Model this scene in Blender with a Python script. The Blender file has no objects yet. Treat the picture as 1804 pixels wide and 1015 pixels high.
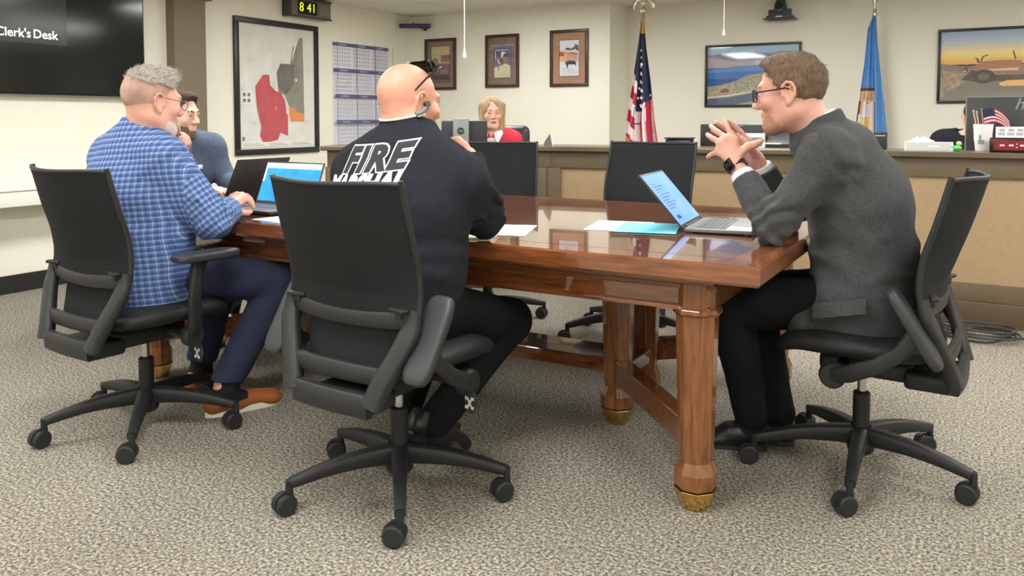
import bpy, bmesh, math, random
import numpy as np
from mathutils import Vector, Matrix, noise as mnoise
SC = bpy.context.scene
COL = SC.collection
PI = math.pi
V = Vector

# ---------------------------------------------------------------- materials
def lin(c):
    return tuple(((x / 255) / 12.92 if x / 255 <= .04045 else ((x / 255 + .055) / 1.055) ** 2.4) for x in c) + (1,)

def M(name, col, rough=.5, metal=0., var=None, bump=None, coat=0., emit=0., ecol=None, sss=0., trans=0., spec=.5, col2=None, stretch=(1, 1, 1), sheen=0.):
    """procedural principled material; var=(scale, amount), bump=(scale, strength)"""
    m = bpy.data.materials.new(name); m.use_nodes = True
    nt = m.node_tree; N = nt.nodes; L = nt.links
    b = N['Principled BSDF']
    c = lin(col)
    b.inputs['Base Color'].default_value = c
    b.inputs['Roughness'].default_value = rough
    b.inputs['Metallic'].default_value = metal
    b.inputs['Specular IOR Level'].default_value = spec
    b.inputs['Coat Weight'].default_value = coat
    b.inputs['Coat Roughness'].default_value = .03
    b.inputs['Transmission Weight'].default_value = trans
    b.inputs['Sheen Weight'].default_value = sheen
    if sss:
        b.inputs['Subsurface Weight'].default_value = sss
        b.inputs['Subsurface Radius'].default_value = (.01, .004, .002)
        b.inputs['Subsurface Scale'].default_value = .5
    if emit:
        b.inputs['Emission Color'].default_value = lin(ecol or col)
        b.inputs['Emission Strength'].default_value = emit
    if var or bump:
        tc = N.new('ShaderNodeTexCoord'); mp = N.new('ShaderNodeMapping')
        mp.inputs['Scale'].default_value = stretch
        L.new(tc.outputs['Object'], mp.inputs['Vector'])
    if var:
        nz = N.new('ShaderNodeTexNoise'); nz.inputs['Scale'].default_value = var[0]; nz.inputs['Detail'].default_value = 4
        L.new(mp.outputs['Vector'], nz.inputs['Vector'])
        rp = N.new('ShaderNodeValToRGB')
        a = var[1]
        if col2 is None:
            lo = tuple(x * (1 - a) for x in c[:3]) + (1,); hi = tuple(min(1, x * (1 + a)) for x in c[:3]) + (1,)
        else:
            lo = c; hi = lin(col2)
        rp.color_ramp.elements[0].position = .5 - .5 * (a if col2 else .4); rp.color_ramp.elements[0].color = lo
        rp.color_ramp.elements[1].position = .5 + .5 * (a if col2 else .4); rp.color_ramp.elements[1].color = hi
        L.new(nz.outputs['Fac'], rp.inputs['Fac']); L.new(rp.outputs['Color'], b.inputs['Base Color'])
    if bump:
        n2 = N.new('ShaderNodeTexNoise'); n2.inputs['Scale'].default_value = bump[0]; n2.inputs['Detail'].default_value = 3
        L.new(mp.outputs['Vector'], n2.inputs['Vector'])
        bp = N.new('ShaderNodeBump'); bp.inputs['Strength'].default_value = bump[1]; bp.inputs['Distance'].default_value = .01
        L.new(n2.outputs['Fac'], bp.inputs['Height']); L.new(bp.outputs['Normal'], b.inputs['Normal'])
    return m

# ---------------------------------------------------------------- objects
def link(name, me, parent=None, loc=None):
    o = bpy.data.objects.new(name, me); COL.objects.link(o)
    if parent: o.parent = parent
    if loc is not None: o.location = loc
    return o

def tag(o, label=None, cat=None, group=None, kind=None):
    if label: o['label'] = label
    if cat: o['category'] = cat
    if group: o['group'] = group
    if kind: o['kind'] = kind
    return o

def thing(name, label, cat, loc=(0, 0, 0), rz=0., group=None):
    o = link(name, None, None, loc); o.rotation_euler = (0, 0, rz)
    o.empty_display_size = .1
    return tag(o, label, cat, group)

def copy_tree(o, parent=None):
    c = o.copy(); COL.objects.link(c); c.parent = parent
    for ch in list(o.children): copy_tree(ch, c)
    return c

class MB:
    """collects shapes, builds ONE mesh"""
    def __init__(s): s.v = []; s.f = []; s.m = []; s.T = Matrix.Identity(4); s.mi = 0; s.mats = []
    def mat(s, m):
        if m not in s.mats: s.mats.append(m)
        s.mi = s.mats.index(m); return s
    def xf(s, loc=(0, 0, 0), rot=(0, 0, 0)):
        from mathutils import Euler
        s.T = Matrix.Translation(loc) @ Euler(rot).to_matrix().to_4x4(); return s
    def add(s, vs, fs):
        n = len(s.v); s.v += [tuple(s.T @ V(p)) for p in vs]
        for f in fs: s.f.append(tuple(i + n for i in f)); s.m.append(s.mi)
        return s
    def box(s, x0, x1, y0, y1, z0, z1, bev=0.):
        if bev <= 0:
            vs = [(x0, y0, z0), (x1, y0, z0), (x1, y1, z0), (x0, y1, z0), (x0, y0, z1), (x1, y0, z1), (x1, y1, z1), (x0, y1, z1)]
            return s.add(vs, [(3, 2, 1, 0), (4, 5, 6, 7), (0, 1, 5, 4), (1, 2, 6, 5), (2, 3, 7, 6), (3, 0, 4, 7)])
        bm = bmesh.new(); bmesh.ops.create_cube(bm, size=1)
        for v in bm.verts: v.co = V(((x0 + x1) / 2 + v.co.x * (x1 - x0), (y0 + y1) / 2 + v.co.y * (y1 - y0), (z0 + z1) / 2 + v.co.z * (z1 - z0)))
        bmesh.ops.bevel(bm, geom=bm.edges[:], offset=min(bev, .49 * min(x1 - x0, y1 - y0, z1 - z0)), segments=3, profile=.5, affect='EDGES')
        return s.bm(bm)
    def bm(s, bm):
        bm.verts.index_update()
        s.add([v.co[:] for v in bm.verts], [[v.index for v in f.verts] for f in bm.faces]); bm.free(); return s
    def lathe(s, prof, n=24, axis='z', a0=0., c=(0, 0, 0)):
        """prof [(r, h)]; closed ends when r==0 else capped"""
        vs = []; fs = []
        for r, h in prof:
            for k in range(n):
                a = a0 + 2 * PI * k / n; p = (r * math.cos(a), r * math.sin(a), h)
                if axis == 'x': p = (p[2], p[0], p[1])
                if axis == 'y': p = (p[1], p[2], p[0])
                vs.append((p[0] + c[0], p[1] + c[1], p[2] + c[2]))
        for i in range(len(prof) - 1):
            for k in range(n):
                k2 = (k + 1) % n
                fs.append((i * n + k, i * n + k2, (i + 1) * n + k2, (i + 1) * n + k))
        fs.append(tuple(range(n))[::-1]); fs.append(tuple((len(prof) - 1) * n + k for k in range(n)))
        return s.add(vs, fs)
    def cyl(s, a, b, r, r2=None, n=16):
        return s.tube([a, b], [r, r if r2 is None else r2], n)
    def tube(s, pts, r, n=12, up=(0, 0, 1), ry=None, caps=True, sq=0):
        """tube through pts; r per point (or one); ry: second radius (elliptic); sq: superellipse squareness"""
        P = [V(p) for p in pts]
        R = [r] * len(P) if isinstance(r, (int, float)) else list(r)
        RY = R if ry is None else ([ry] * len(P) if isinstance(ry, (int, float)) else list(ry))
        vs = []; fs = []
        U = V(up)
        for i, p in enumerate(P):
            d = (P[min(i + 1, len(P) - 1)] - P[max(i - 1, 0)]).normalized()
            if i == 0:
                side = d.cross(U)
                if side.length < 1e-3: side = d.cross(V((1, 0, 0)) if abs(d.x) < .9 else V((0, 1, 0)))
                side.normalize()
            else:
                side = (side - d * side.dot(d)).normalized()
            nn = side.cross(d).normalized()
            for k in range(n):
                a = 2 * PI * k / n; c_, s_ = math.cos(a), math.sin(a)
                if sq:
                    e = 2 / sq; c_ = math.copysign(abs(c_) ** e, c_); s_ = math.copysign(abs(s_) ** e, s_)
                vs.append(tuple(p + side * (R[i] * c_) + nn * (RY[i] * s_)))
        for i in range(len(P) - 1):
            for k in range(n):
                k2 = (k + 1) % n
                fs.append((i * n + k, i * n + k2, (i + 1) * n + k2, (i + 1) * n + k))
        if caps:
            fs.append(tuple(range(n))[::-1]); fs.append(tuple((len(P) - 1) * n + k for k in range(n)))
        return s.add(vs, fs)
    def prism(s, poly, h0, h1, axis='z'):
        """poly 2d list extruded along axis from h0 to h1"""
        def P(a, b, h): return {'z': (a, b, h), 'y': (a, h, b), 'x': (h, a, b)}[axis]
        n = len(poly)
        vs = [P(a, b, h0) for a, b in poly] + [P(a, b, h1) for a, b in poly]
        fs = [tuple(range(n))[::-1], tuple(range(n, 2 * n))] + [(i, (i + 1) % n, n + (i + 1) % n, n + i) for i in range(n)]
        return s.add(vs, fs)
    def ell(s, c, r, nu=20, nv=12, rot=None):
        vs = []; fs = []
        for j in range(1, nv):
            t = PI * j / nv
            for i in range(nu):
                a = 2 * PI * i / nu
                p = V((r[0] * math.sin(t) * math.cos(a), r[1] * math.sin(t) * math.sin(a), r[2] * math.cos(t)))
                if rot: p = rot @ p
                vs.append(tuple(V(c) + p))
        tp = V((0, 0, r[2])); bt = V((0, 0, -r[2]))
        if rot: tp = rot @ tp; bt = rot @ bt
        vs.append(tuple(V(c) + tp)); vs.append(tuple(V(c) + bt)); t_, b_ = len(vs) - 2, len(vs) - 1
        for j in range(nv - 2):
            for i in range(nu):
                i2 = (i + 1) % nu
                fs.append((j * nu + i, (j + 1) * nu + i, (j + 1) * nu + i2, j * nu + i2))
        for i in range(nu):
            i2 = (i + 1) % nu
            fs.append((t_, i, i2)); fs.append((b_, (nv - 2) * nu + i2, (nv - 2) * nu + i))
        return s.add(vs, fs)
    def grid(s, fn, nu, nv, closed=False):
        vs = [tuple(fn(i / nu, j / nv)) for j in range(nv + 1) for i in range(nu + 1)]
        fs = [(j * (nu + 1) + i, j * (nu + 1) + i + 1, (j + 1) * (nu + 1) + i + 1, (j + 1) * (nu + 1) + i) for j in range(nv) for i in range(nu)]
        return s.add(vs, fs)
    def sheet(s, fn, nu, nv, th, nrm):
        """grid surface with thickness th along the vector function nrm(u,v)"""
        A = [V(fn(i / nu, j / nv)) for j in range(nv + 1) for i in range(nu + 1)]
        B = [a + V(nrm(i / nu, j / nv)) * th for a, (j, i) in zip(A, [(j, i) for j in range(nv + 1) for i in range(nu + 1)])]
        w = nu + 1; n = len(A); fs = []
        for j in range(nv):
            for i in range(nu):
                q = (j * w + i, j * w + i + 1, (j + 1) * w + i + 1, (j + 1) * w + i)
                fs.append(q); fs.append(tuple(k + n for k in q[::-1]))
        bd = [i for i in range(w)] + [j * w + nu for j in range(1, nv + 1)] + [nv * w + i for i in range(nu - 1, -1, -1)] + [j * w for j in range(nv - 1, 0, -1)]
        for a, b in zip(bd, bd[1:] + bd[:1]): fs.append((b, a, a + n, b + n))
        return s.add([tuple(p) for p in A + B], fs)
    def build(s, name, m=None, parent=None, smooth=True, bevel=0., angle=40, subdiv=0):
        me = bpy.data.meshes.new(name); me.from_pydata(s.v, [], s.f)
        mats = s.mats or [m]
        for x in mats: me.materials.append(x)
        if s.mats: me.polygons.foreach_set('material_index', s.m)
        bm = bmesh.new(); bm.from_mesh(me); bmesh.ops.recalc_face_normals(bm, faces=bm.faces[:])
        if bevel:
            ed = [e for e in bm.edges if len(e.link_faces) == 2 and e.calc_face_angle(0) > math.radians(30)]
            bmesh.ops.bevel(bm, geom=ed, offset=bevel, segments=2, profile=.5, affect='EDGES', clamp_overlap=True)
        bm.to_mesh(me); bm.free()
        if smooth:
            me.shade_smooth()
            try: me.set_sharp_from_angle(angle=math.radians(angle))
            except Exception: pass
        o = link(name, me, parent)
        if subdiv:
            md = o.modifiers.new('s', 'SUBSURF'); md.levels = md.render_levels = subdiv
        return o

def text_mesh(body, size, m, name, parent=None, shear=0., offset=0., extrude=.0008, align='CENTER', font_space=1.):
    """lettering as a mesh in its local XY plane (reads along +X, faces +Z)"""
    cu = bpy.data.curves.new('lettering', 'FONT'); cu.body = body; cu.size = size; cu.shear = shear
    cu.offset = offset; cu.extrude = extrude; cu.align_x = align; cu.align_y = 'CENTER'; cu.space_character = font_space
    cu.resolution_u = 3
    o = bpy.data.objects.new('lettering', cu); COL.objects.link(o)
    dg = bpy.context.evaluated_depsgraph_get(); dg.update()
    me = bpy.data.meshes.new_from_object(o.evaluated_get(dg))
    bpy.data.objects.remove(o); bpy.data.curves.remove(cu)
    me.materials.clear(); me.materials.append(m); me.name = name
    return link(name, me, parent)

def smoothstep(a, b, x):
    t = min(1, max(0, (x - a) / (b - a))); return t * t * (3 - 2 * t)

# ---------------------------------------------------------------- smooth solid modelling on a grid (for bodies and clothing)
class SDF:
    def __init__(s): s.p = []
    def _add(s, fn, lo, hi, k, op): s.p.append((fn, np.array(lo, float), np.array(hi, float), k, op)); return s
    def cone(s, a, b, ra, rb, k=.02, op='u'):
        a = np.array(a, float); b = np.array(b, float); ab = b - a; L2 = max(ab @ ab, 1e-9)
        def fn(P):
            d = P - a.astype(np.float32); t = np.clip((d @ ab.astype(np.float32)) / L2, 0, 1)
            q = d - t[..., None] * ab.astype(np.float32)
            return np.sqrt((q * q).sum(-1)) - (ra + (rb - ra) * t)
        r = max(ra, rb); return s._add(fn, np.minimum(a, b) - r, np.maximum(a, b) + r, k, op)
    def chain(s, pts, rad, k=.02, op='u'):
        for i in range(len(pts) - 1): s.cone(pts[i], pts[i + 1], rad[i], rad[i + 1], k if i == 0 else min(k, .012), op)
        return s
    def econe(s, a, b, ra, rb, side, k=.02, op='u'):
        """elliptic cone: ra=(rx along side, ry)"""
        a = np.array(a, float); b = np.array(b, float); L = np.linalg.norm(b - a); w = (b - a) / L
        sd = np.array(side, float); sd = sd - w * (sd @ w); sd /= np.linalg.norm(sd); nn = np.cross(w, sd)
        Rm = np.stack([sd, nn, w], 1).astype(np.float32)
        def fn(P):
            q = (P - a.astype(np.float32)) @ Rm
            t = np.clip(q[..., 2] / L, 0, 1); rx = ra[0] + (rb[0] - ra[0]) * t; ry = ra[1] + (rb[1] - ra[1]) * t; rz = np.minimum(rx, ry)
            z = q[..., 2] - t * L
            k0 = np.sqrt((q[..., 0] / rx) ** 2 + (q[..., 1] / ry) ** 2 + (z / rz) ** 2) + 1e-6
            k1 = np.sqrt((q[..., 0] / rx ** 2) ** 2 + (q[..., 1] / ry ** 2) ** 2 + (z / rz ** 2) ** 2) + 1e-6
            return k0 * (k0 - 1) / k1
        r = max(*ra, *rb); return s._add(fn, np.minimum(a, b) - r, np.maximum(a, b) + r, k, op)
    def loft(s, pts, rad, side, k=.03):
        for i in range(len(pts) - 1): s.econe(pts[i], pts[i + 1], rad[i], rad[i + 1], side if not isinstance(side, list) else side[i], k)
        return s
    def ell(s, c, r, R=None, k=.015, op='u'):
        c = np.array(c, float).astype(np.float32); r = np.array(r, float).astype(np.float32)
        Rm = np.eye(3, dtype=np.float32) if R is None else np.array(R, dtype=np.float32)
        def fn(P):
            q = (P - c) @ Rm
            k0 = np.sqrt(((q / r) ** 2).sum(-1)) + 1e-6; k1 = np.sqrt(((q / r ** 2) ** 2).sum(-1)) + 1e-6
            return k0 * (k0 - 1) / k1
        m = float(r.max()); return s._add(fn, c - m, c + m, k, op)
    def cut(s, p, n, k=.004):
        """remove everything on the +n side of the plane through p"""
        p = np.array(p, float).astype(np.float32); n = np.array(n, float); n = (n / np.linalg.norm(n)).astype(np.float32)
        s.p.append((lambda P: (P - p) @ n, None, None, k, 'i')); return s
    def local_cut(s, p, n, rad, k=.004):
        """the same, only within rad of p"""
        p = np.array(p, float).astype(np.float32); n = np.array(n, float); n = (n / np.linalg.norm(n)).astype(np.float32)
        def fn(P):
            d = P - p; h = d @ n; rr = np.sqrt(np.maximum((d * d).sum(-1) - h * h, 0))
            return np.maximum(np.maximum(-h, rr - rad), h - rad)
        return s._add(fn, p - rad * 1.45, p + rad * 1.45, k, 's')
    def mesh(s, h, disp=None):
        un = [q for q in s.p if q[4] == 'u']
        lo = np.min([q[1] for q in un], 0) - 4 * h; hi = np.max([q[2] for q in un], 0) + 4 * h
        n = np.ceil((hi - lo) / h).astype(int) + 1
        F = np.full(tuple(n), .2, np.float32)
        ax = [(lo[i] + h * np.arange(n[i])).astype(np.float32) for i in range(3)]
        for fn, a, b, k, op in s.p:
            if a is None: i0 = np.zeros(3, int); i1 = n
            else:
                m = k + 3 * h
                i0 = np.clip(np.floor((a - m - lo) / h).astype(int), 0, n); i1 = np.clip(np.ceil((b + m - lo) / h).astype(int) + 1, 0, n)
            if (i1 <= i0).any(): continue
            sl = tuple(slice(x, y) for x, y in zip(i0, i1))
            P = np.stack(np.meshgrid(*[ax[i][sl[i]] for i in range(3)], indexing='ij'), -1)
            d = fn(P).astype(np.float32); f = F[sl]
            if op == 'u':
                g = np.maximum(k - np.abs(f - d), 0) / k; F[sl] = np.minimum(f, d) - g * g * k * .25
            elif op == 's':
                d = -d; g = np.maximum(k - np.abs(f - d), 0) / k; F[sl] = np.maximum(f, d) + g * g * k * .25
            else:
                g = np.maximum(k - np.abs(f - d), 0) / k; F[sl] = np.maximum(f, d) + g * g * k * .25
        if disp is not None:
            idx = np.argwhere(np.abs(F) < 5 * h)
            P = lo + h * idx
            F[tuple(idx.T)] -= disp(P).astype(np.float32)
        return nets(F, lo, h)

def nets(F, lo, h):
    S = F < 0
    nx, ny, nz = F.shape
    cnt = np.zeros((nx - 1, ny - 1, nz - 1), np.int8)
    for dx in (0, 1):
        for dy in (0, 1):
            for dz in (0, 1): cnt += S[dx:nx - 1 + dx, dy:ny - 1 + dy, dz:nz - 1 + dz]
    act = (cnt > 0) & (cnt < 8)
    idx = np.argwhere(act); nv = len(idx)
    vid = np.full(act.shape, -1, np.int32); vid[act] = np.arange(nv)
    acc = np.zeros((nv, 3), np.float64); w = np.zeros(nv)
    C = [(0, 0, 0), (1, 0, 0), (0, 1, 0), (1, 1, 0), (0, 0, 1), (1, 0, 1), (0, 1, 1), (1, 1, 1)]
    val = [F[idx[:, 0] + c[0], idx[:, 1] + c[1], idx[:, 2] + c[2]] for c in C]
    for i in range(8):
        for j in range(i + 1, 8):
            df = [C[j][q] - C[i][q] for q in range(3)]
            if sum(abs(x) for x in df) != 1: continue
            a, b = val[i], val[j]; m = (a < 0) != (b < 0)
            t = a[m] / (a[m] - b[m])
            acc[m] += np.array(C[i], float) + t[:, None] * np.array(df, float); w[m] += 1
    P = lo + h * (idx + acc / w[:, None])
    faces = []
    for axis in range(3):
        o1, o2 = [(1, 2), (2, 0), (0, 1)][axis]
        a = [slice(None)] * 3; b = [slice(None)] * 3; a[axis] = slice(0, -1); b[axis] = slice(1, None)
        ch = S[tuple(a)] != S[tuple(b)]
        e = np.argwhere(ch)
        e = e[(e[:, o1] > 0) & (e[:, o2] > 0) & (e[:, o1] < F.shape[o1] - 1) & (e[:, o2] < F.shape[o2] - 1)]
        if not len(e): continue
        def vi(d1, d2):
            q = e.copy(); q[:, o1] -= d1; q[:, o2] -= d2; return vid[tuple(q.T)]
        q = np.stack([vi(1, 1), vi(0, 1), vi(0, 0), vi(1, 0)], 1)
        flip = ~S[tuple(e.T)]
        q[flip] = q[flip][:, ::-1]
        faces.append(q)
    return P, np.concatenate(faces)

def sdf_obj(name, sdf, h, m, parent=None, disp=None, base=(0, 0, 0), relax=2, keep=None):
    P, Q = sdf.mesh(h, disp)
    # gentle relaxation
    for _ in range(relax):
        acc = np.zeros_like(P); c = np.zeros(len(P))
        for i in range(4):
            a, b = Q[:, i], Q[:, (i + 1) % 4]
            np.add.at(acc, a, P[b]); np.add.at(c, a, 1)
            np.add.at(acc, b, P[a]); np.add.at(c, b, 1)
        P = P * .45 + acc / np.maximum(c, 1)[:, None] * .55
    P = P - np.array(base)
    me = bpy.data.meshes.new(name)
    me.vertices.add(len(P)); me.vertices.foreach_set('co', P.astype(np.float32).ravel())
    me.loops.add(Q.size); me.loops.foreach_set('vertex_index', Q.astype(np.int32).ravel())
    me.polygons.add(len(Q)); me.polygons.foreach_set('loop_start', np.arange(0, Q.size, 4, dtype=np.int32))
    me.update(calc_edges=True); me.validate()
    me.materials.append(m); me.shade_smooth()
    return link(name, me, parent)

def fbm(P, sc, seed=0):
    """cheap smooth pseudo-noise for arrays of points"""
    rs = np.random.RandomState(seed); o = np.zeros(len(P))
    for i in range(7):
        d = rs.normal(size=3); d /= np.linalg.norm(d); f = sc * (1 + .35 * i)
        o += np.sin((P @ d) * f + rs.rand() * 6.28 + 1.3 * np.sin((P @ np.roll(d, 1)) * f * .6 + rs.rand() * 6.28)) / (1 + .25 * i)
    return o / 3.5

EMIT = 18.5

# ---------------------------------------------------------------- setting
HC = 2.30
def carpet_mat():
    m = M('carpet_loop', (150, 142, 126), rough=.95, spec=.1)
    nt = m.node_tree; N = nt.nodes; L = nt.links; b = N['Principled BSDF']
    tc = N.new('ShaderNodeTexCoord')
    n1 = N.new('ShaderNodeTexNoise'); n1.inputs['Scale'].default_value = 105; n1.inputs['Detail'].default_value = 4; n1.inputs['Roughness'].default_value = .75
    n2 = N.new('ShaderNodeTexNoise'); n2.inputs['Scale'].default_value = 3.5; n2.inputs['Detail'].default_value = 3
    L.new(tc.outputs['Object'], n1.inputs['Vector']); L.new(tc.outputs['Object'], n2.inputs['Vector'])
    r = N.new('ShaderNodeValToRGB'); e = r.color_ramp.elements
    e[0].position = .39; e[0].color = lin((86, 82, 73)); e[1].position = .61; e[1].color = lin((206, 200, 187))
    e2 = e.new(.5); e2.color = lin((147, 141, 128))
    mx = N.new('ShaderNodeMixRGB'); mx.blend_type = 'MULTIPLY'; mx.inputs['Fac'].default_value = .22
    L.new(n1.outputs['Fac'], r.inputs['Fac']); L.new(r.outputs['Color'], mx.inputs[1]); L.new(n2.outputs['Color'], mx.inputs[2])
    bw = N.new('ShaderNodeRGBToBW'); L.new(n2.outputs['Color'], bw.inputs['Color']); L.new(bw.outputs['Val'], mx.inputs[2])
    L.new(mx.outputs['Color'], b.inputs['Base Color'])
    bp = N.new('ShaderNodeBump'); bp.inputs['Strength'].default_value = .9; bp.inputs['Distance'].default_value = .006
    L.new(n1.outputs['Fac'], bp.inputs['Height']); L.new(bp.outputs['Normal'], b.inputs['Normal'])
    return m

def ceiling_mat():
    m = M('ceiling_tile', (226, 222, 212), rough=.9, spec=.2)
    nt = m.node_tree; N = nt.nodes; L = nt.links; b = N['Principled BSDF']
    tc = N.new('ShaderNodeTexCoord'); br = N.new('ShaderNodeTexBrick')
    br.offset = 0; br.inputs['Scale'].default_value = 1; br.inputs['Brick Width'].default_value = 1.2; br.inputs['Row Height'].default_value = .6
    br.inputs['Mortar Size'].default_value = .012; br.inputs['Color1'].default_value = lin((226, 222, 212)); br.inputs['Color2'].default_value = lin((222, 219, 209))
    br.inputs['Mortar'].default_value = lin((205, 200, 190))
    L.new(tc.outputs['Object'], br.inputs['Vector']); L.new(br.outputs['Color'], b.inputs['Base Color'])
    return m

WALL = M('wall_paint', (237, 234, 219), rough=.75, spec=.25, var=(1.2, .03), bump=(180, .06))
WALLR = M('wall_paint_recess', (234, 231, 217), rough=.75, spec=.25, bump=(180, .06))
TAUPE = M('taupe_trim', (120, 108, 88), rough=.55, var=(3, .06))
TAUPE2 = M('taupe_trim_side', (128, 113, 92), rough=.55)
BLACKV = M('black_vinyl', (32, 32, 34), rough=.5)
WHITE = M('white_laminate', (238, 236, 228), rough=.35)

def struct(name, mb, m, **k):
    o = mb.build(name, m, smooth=False, **k); o['kind'] = 'structure'; return o

XL, XR, YF, YB, YR, XC = -5.6, 2.6, -2.6, 7.43, 7.9, -3.187
struct('floor', MB().box(XL - .1, XR + .1, YF - .1, YR + .1, -.1, 0), carpet_mat())
struct('ceiling', MB().box(XL - .1, XR + .1, YF - .1, YR + .1, HC, HC + .1), ceiling_mat())
struct('wall_left', MB().box(XL - .12, XL, YF - .1, YB + .1, 0, HC), WALL)
struct('wall_back', MB().box(XL - .1, XC, YB, YB + .6, 0, HC), WALL)
struct('wall_recess', MB().box(XC - .05, XR + .1, YR, YR + .12, 0, HC), WALLR)
struct('wall_right', MB().box(XR, XR + .12, YF - .1, YR + .1, 0, HC), WALL)
struct('wall_front', MB().box(XL - .1, XR + .1, YF - .12, YF, 0, HC), WALL)
struct('baseboard_left', MB().box(XL, XL + .015, YF, YB, 0, .12), BLACKV)
struct('baseboard_back', MB().box(XL + .015, XC + .015, YB - .015, YB, 0, .12), BLACKV)
t = MB().box(XL, XL + .10, 4.25, 4.55, 0, 2.12, .004).box(XL, XL + .13, 4.20, 4.60, 2.12, 2.17, .006).box(XL, XL + .11, 4.23, 4.57, 2.17, HC, .004)
struct('trim_1', t, TAUPE)

# ceiling light fittings
DIFF = M('light_diffuser', (255, 250, 240), rough=.6, emit=EMIT, ecol=(253, 252, 249))
FITM = M('white_enamel', (235, 235, 232), rough=.4)
def ceiling_light(x, y):
    t = thing('ceiling_light', 'recessed rectangular fluorescent ceiling light with white frame and frosted diffuser', 'light', (x, y, HC), 0, 'ceiling lights')
    f = MB()
    for a in ((-.31, .31, -.61, -.585), (-.31, .31, .585, .61), (-.31, -.285, -.585, .585), (.285, .31, -.585, .585)): f.box(a[0], a[1], a[2], a[3], -.022, 0, .003)
    f.build('frame', FITM, t)
    MB().box(-.285, .285, -.585, .585, -.014, -.002).build('diffuser', DIFF, t, smooth=False)
    return t
for x in (-3.7, -1.3, 1.1):
    for y in (-1.3, 1.1, 3.5, 5.75): ceiling_light(x, y)

# ---------------------------------------------------------------- dais
DTAN = M('dais_tan_laminate', (168, 143, 110), rough=.5, var=(40, .05))
DBR = M('dais_brown_rail', (106, 92, 71), rough=.45, var=(5, .08), stretch=(1, 1, 6))
DTOP = M('dais_top_edge', (100, 88, 70), rough=.3, var=(6, .08))
DKICK = M('dais_kick_base', (92, 76, 57), rough=.5, var=(5, .06))
PTS = [(-3.93, 4.25), (-2.55, 4.94), (-.6, 5.24), (2.2, 5.262)]
dais = thing('council_dais', 'long brown and tan panelled dais with dark top running across the room', 'desk', (-1.5, 5.2, 0))
def rel(mb): return mb
def seg_frame(mb, i):
    a, b = V(PTS[i]), V(PTS[i + 1]); d = b - a
    mb.xf((a.x + 1.5, a.y - 5.2, 0), (0, 0, math.atan2(d.y, d.x))); return d.length
def offs(k):
    """points of the front line moved by k away from the room"""
    out = []
    for i in range(len(PTS)):
        ns = []
        for j in (i - 1, i):
            if 0 <= j < len(PTS) - 1:
                d = (V(PTS[j + 1]) - V(PTS[j])).normalized(); ns.append(V((-d.y, d.x)))
        n = sum(ns, V((0, 0))).normalized(); c = n.dot(ns[0])
        p = V(PTS[i]) + n * (k / c); out.append((p.x + 1.5, p.y - 5.2))
    return out
top = MB()
fo, bo = offs(-.05), offs(.42)
d0 = (V(PTS[1]) - V(PTS[0])).normalized() * .035
fo[0] = (fo[0][0] - d0.x, fo[0][1] - d0.y); bo[0] = (bo[0][0] - d0.x, bo[0][1] - d0.y)
top.prism(fo + bo[::-1], .944, .976)
top.build('top', DTOP, dais, bevel=.006, smooth=False)
stl = {0: [0.0, .82, 1.47], 1: [.02, .6, 1.24, 1.90], 2: [.03, 1.36, 2.7]}
for i in range(3):
    p = MB(); Ls = seg_frame(p, i)
    p.box(0, Ls, .02, .10, 0, .944); p.build('panel', DTAN, dais, smooth=False)
    r = MB(); seg_frame(r, i); r.box(0, Ls, 0, .03, .83, .944, .003); r.build('upper_rail', DBR, dais)
    r = MB(); seg_frame(r, i); r.box(0, Ls, 0, .03, .135, .235, .003); r.build('lower_rail', DBR, dais)
    r = MB(); seg_frame(r, i); r.box(0, Ls, -.015, .03, 0, .135, .006); r.build('kick_base', DKICK, dais)
    for x in ({0: [.045, 1.455], 1: [.01, 1.93], 2: [1.4, 2.7]}[i]):
        r = MB(); seg_frame(r, i); r.box(x - .06, x + .06, .001, .029, .235, .83, .003); r.build('stile', DBR, dais)
e = MB(); seg_frame(e, 0); e.box(0, .06, .03, .70, 0, .944, .003); e.build('end_panel', DBR, dais)
w = MB()
fi, bi = offs(.2), offs(.85)
w.prism(fi + bi[::-1], .72, .75); w.build('work_surface', DTOP, dais, smooth=False)

# white ledge under the screen
lg = MB().box(XL, -5.33, -1.2, 4.24, .60, .70, .006).box(XL, -5.32, -1.2, 4.24, .70, .72, .005)
tag(lg.build('wall_ledge', WHITE), 'long white ledge fixed to the left wall below the big screen', 'ledge')

# ---------------------------------------------------------------- conference table
def wood(name, c1, c2, stretch, rough=.12, coat=.9, scale=6):
    m = M(name, c1, rough=rough, coat=coat, spec=.5)
    nt = m.node_tree; N = nt.nodes; L = nt.links; b = N['Principled BSDF']
    tc = N.new('ShaderNodeTexCoord'); mp = N.new('ShaderNodeMapping'); mp.inputs['Scale'].default_value = stretch
    L.new(tc.outputs['Object'], mp.inputs['Vector'])
    n1 = N.new('ShaderNodeTexNoise'); n1.inputs['Scale'].default_value = scale; n1.inputs['Detail'].default_value = 6; n1.inputs['Distortion'].default_value = .6
    L.new(mp.outputs['Vector'], n1.inputs['Vector'])
    r = N.new('ShaderNodeValToRGB'); r.color_ramp.elements[0].position = .3; r.color_ramp.elements[0].color = lin(c2)
    r.color_ramp.elements[1].position = .72; r.color_ramp.elements[1].color = lin(c1)
    L.new(n1.outputs['Fac'], r.inputs['Fac']); L.new(r.outputs['Color'], b.inputs['Base Color'])
    b.inputs['Coat Roughness'].default_value = .02; b.inputs['Coat IOR'].default_value = 1.9 if coat > .8 else 1.5
    return m
WX = wood('varnished_wood_long', (136, 80, 41), (84, 47, 24), (1, 9, 9))
WY = wood('varnished_wood_cross', (140, 84, 45), (92, 53, 26), (9, 1, 9))
WZ = wood('varnished_wood_leg', (146, 92, 50), (98, 58, 30), (9, 9, 1), rough=.25, coat=.6)
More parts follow.
